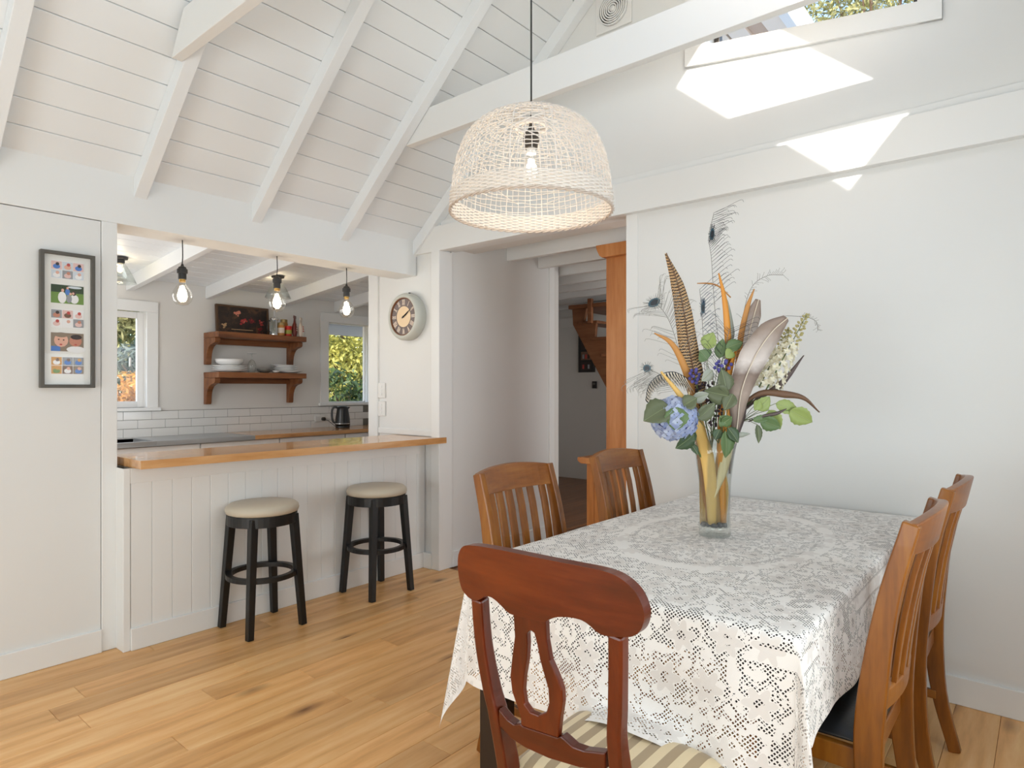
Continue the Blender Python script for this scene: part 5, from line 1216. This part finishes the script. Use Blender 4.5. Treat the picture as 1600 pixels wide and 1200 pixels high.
# ================================================================ OUTSIDE
def tree(name, label, loc, trunk_h, crowns, n, leafsize, mat, seed, long_=1.6, grp='garden trees outside the windows'):
    rnd = random.Random(seed); t_ = thing(name, label, 'tree', loc, 0, grp)
    B().tube(curve_pts([(0, 0, 0), (rnd.uniform(-.1, .1), .05, trunk_h*.5), (rnd.uniform(-.15, .15), 0, trunk_h)], 5), [.13-.007*i for i in range(11)], 8).obj('trunk', 'bark', t_, smooth=True)
    br_ = B()
    for (cx, cy, cz, rx, ry, rz_) in crowns:
        for k in range(5):
            e_ = Vector((cx+rnd.uniform(-.6, .6)*rx, cy+rnd.uniform(-.6, .6)*ry, cz+rnd.uniform(-.4, .6)*rz_)); br_.tube([(0, 0, trunk_h*.6), (e_.x*.4, e_.y*.4, trunk_h*.6+(e_.z-trunk_h*.6)*.6), e_], [.05, .03, .01], 5)
    br_.obj('branches', 'bark', t_)
    b = B(); per = n//len(crowns); clumps = 1
    for (cx, cy, cz, rx, ry, rz_) in crowns:
        cl = [Vector((rnd.gauss(0, .45), rnd.gauss(0, .45), rnd.gauss(0, .45))) for _ in range(40)]
        for k in range(per):
            c_ = rnd.choice(cl); p = Vector((cx+(c_.x+rnd.gauss(0, .13))*rx, cy+(c_.y+rnd.gauss(0, .13))*ry, cz+(c_.z+rnd.gauss(0, .13))*rz_))
            d = Vector((rnd.gauss(0, 1), rnd.gauss(0, 1), rnd.gauss(-.5, .8))).normalized(); s_ = d.orthogonal().normalized(); s_ = Matrix.Rotation(rnd.uniform(0, PI), 3, d) @ s_; l = leafsize*rnd.uniform(.6, 1.3)*long_; w = leafsize*rnd.uniform(.4, .7)/2
            b.add([p, p+d*l*.5-s_*w, p+d*l, p+d*l*.5+s_*w], [(0, 1, 2, 3)])
    me = bpy.data.meshes.new('foliage'); me.from_pydata(b.v, [], b.f); o = link('foliage', me, mat, t_); o['kind'] = 'stuff'; return t_
# behind the kitchen
tree('garden_tree', 'yellow-green tree filling the right kitchen window', (7.6, 10.4, -.5), 2.2, [(0, 0, 3.0, 1.9, 1.1, 1.0), (.2, -.2, 2.2, 1.8, 1.0, .8)], 9000, .085, 'leaf_yellow', 1)
tree('garden_shrub', 'dark green shrub low in the right kitchen window', (6.6, 8.8, -.5), .9, [(0, 0, 1.5, 1.5, .7, .55), (.5, .1, 1.1, 1.2, .6, .5)], 7000, .075, 'leaf_dark', 2)
tree('garden_tree', 'pale green tree high in the left kitchen window', (4.6, 11.8, -.5), 2.4, [(0, 0, 3.5, 1.7, 1.0, .8), (0, 0, 2.9, 1.6, .9, .7)], 9000, .09, 'leaf_gum', 3)
tree('garden_shrub', 'orange autumn shrub low in the left kitchen window', (3.5, 9.2, -.5), .9, [(0, 0, 1.65, 1.1, .6, .5), (-.1, 0, 1.25, 1.1, .6, .5)], 8000, .06, 'leaf_orange', 4)
tree('garden_shrub', 'blue-green shrub between the trees of the left window', (4.2, 10.6, -.5), 1.4, [(0, 0, 2.2, 1.3, .6, .28)], 2600, .08, 'leaf_blue', 5)
hd = tree('garden_hedge', 'dense dark hedge behind the kitchen garden', (6.2, 15.0, -.5), 1.5, [(-3, 0, 2.2, 2.4, .8, 1.8), (0, 0, 2.3, 2.4, .8, 1.8), (3, 0, 2.4, 2.4, .8, 1.9), (6, 0, 2.4, 2.4, .8, 1.9)], 12000, .16, 'leaf_dark', 6)
# beyond the gable window
tree('gum_tree', 'tall pale gum tree seen through the gable window', (10.5, 1.9, -.5), 6.5, [(0, .2, 7.6, 1.6, 2.2, 1.6), (.2, -1.8, 7.4, 1.5, 1.8, 1.5), (0, 1.5, 8.2, 1.5, 1.8, 1.5)], 16000, .055, 'leaf_gum', 7, 2.4)
# eave of the kitchen outside the right window
ev = thing('eave_board', 'grey eave with gutter outside the right kitchen window', 'eave', (4.9, 6.75, 1.985))
B().box(-1.1, 1.1, -.5, .12, .12, .15).obj('soffit', 'exterior_lilac', ev); B().box(-1.1, 1.1, .10, .14, .0, .14).obj('fascia', 'exterior_white', ev); B().tube([(-1.1, .2, .05), (1.1, .2, .05)], .05, 10).obj('gutter', 'exterior_lilac', ev, smooth=True)
# verge of the next roof beyond the gable window: boards running away from the wall
vg = thing('roof_verge', 'beige boarded roof verge outside the gable window', 'eave', (3.75, 1.2, 3.58))
for (a, b, z0, mt, nm) in ((-.005, .05, -.03, 'exterior_white', 'barge_board'), (.05, .17, .0, 'exterior_beige', 'soffit_board'), (.17, .27, .02, 'exterior_brown', 'soffit_board'), (.27, .38, .0, 'exterior_beige', 'soffit_board'), (.38, .395, .03, 'bronze_frame', 'dark_strip'), (.395, .55, .0, 'exterior_beige', 'soffit_board'), (.55, .9, .03, 'exterior_beige', 'soffit_board')):  # includes a narrow dark strip between two soffit boards
    B().box(0, 3.2, a, b, z0, .16).obj(nm, mt, vg, bevel=.004)
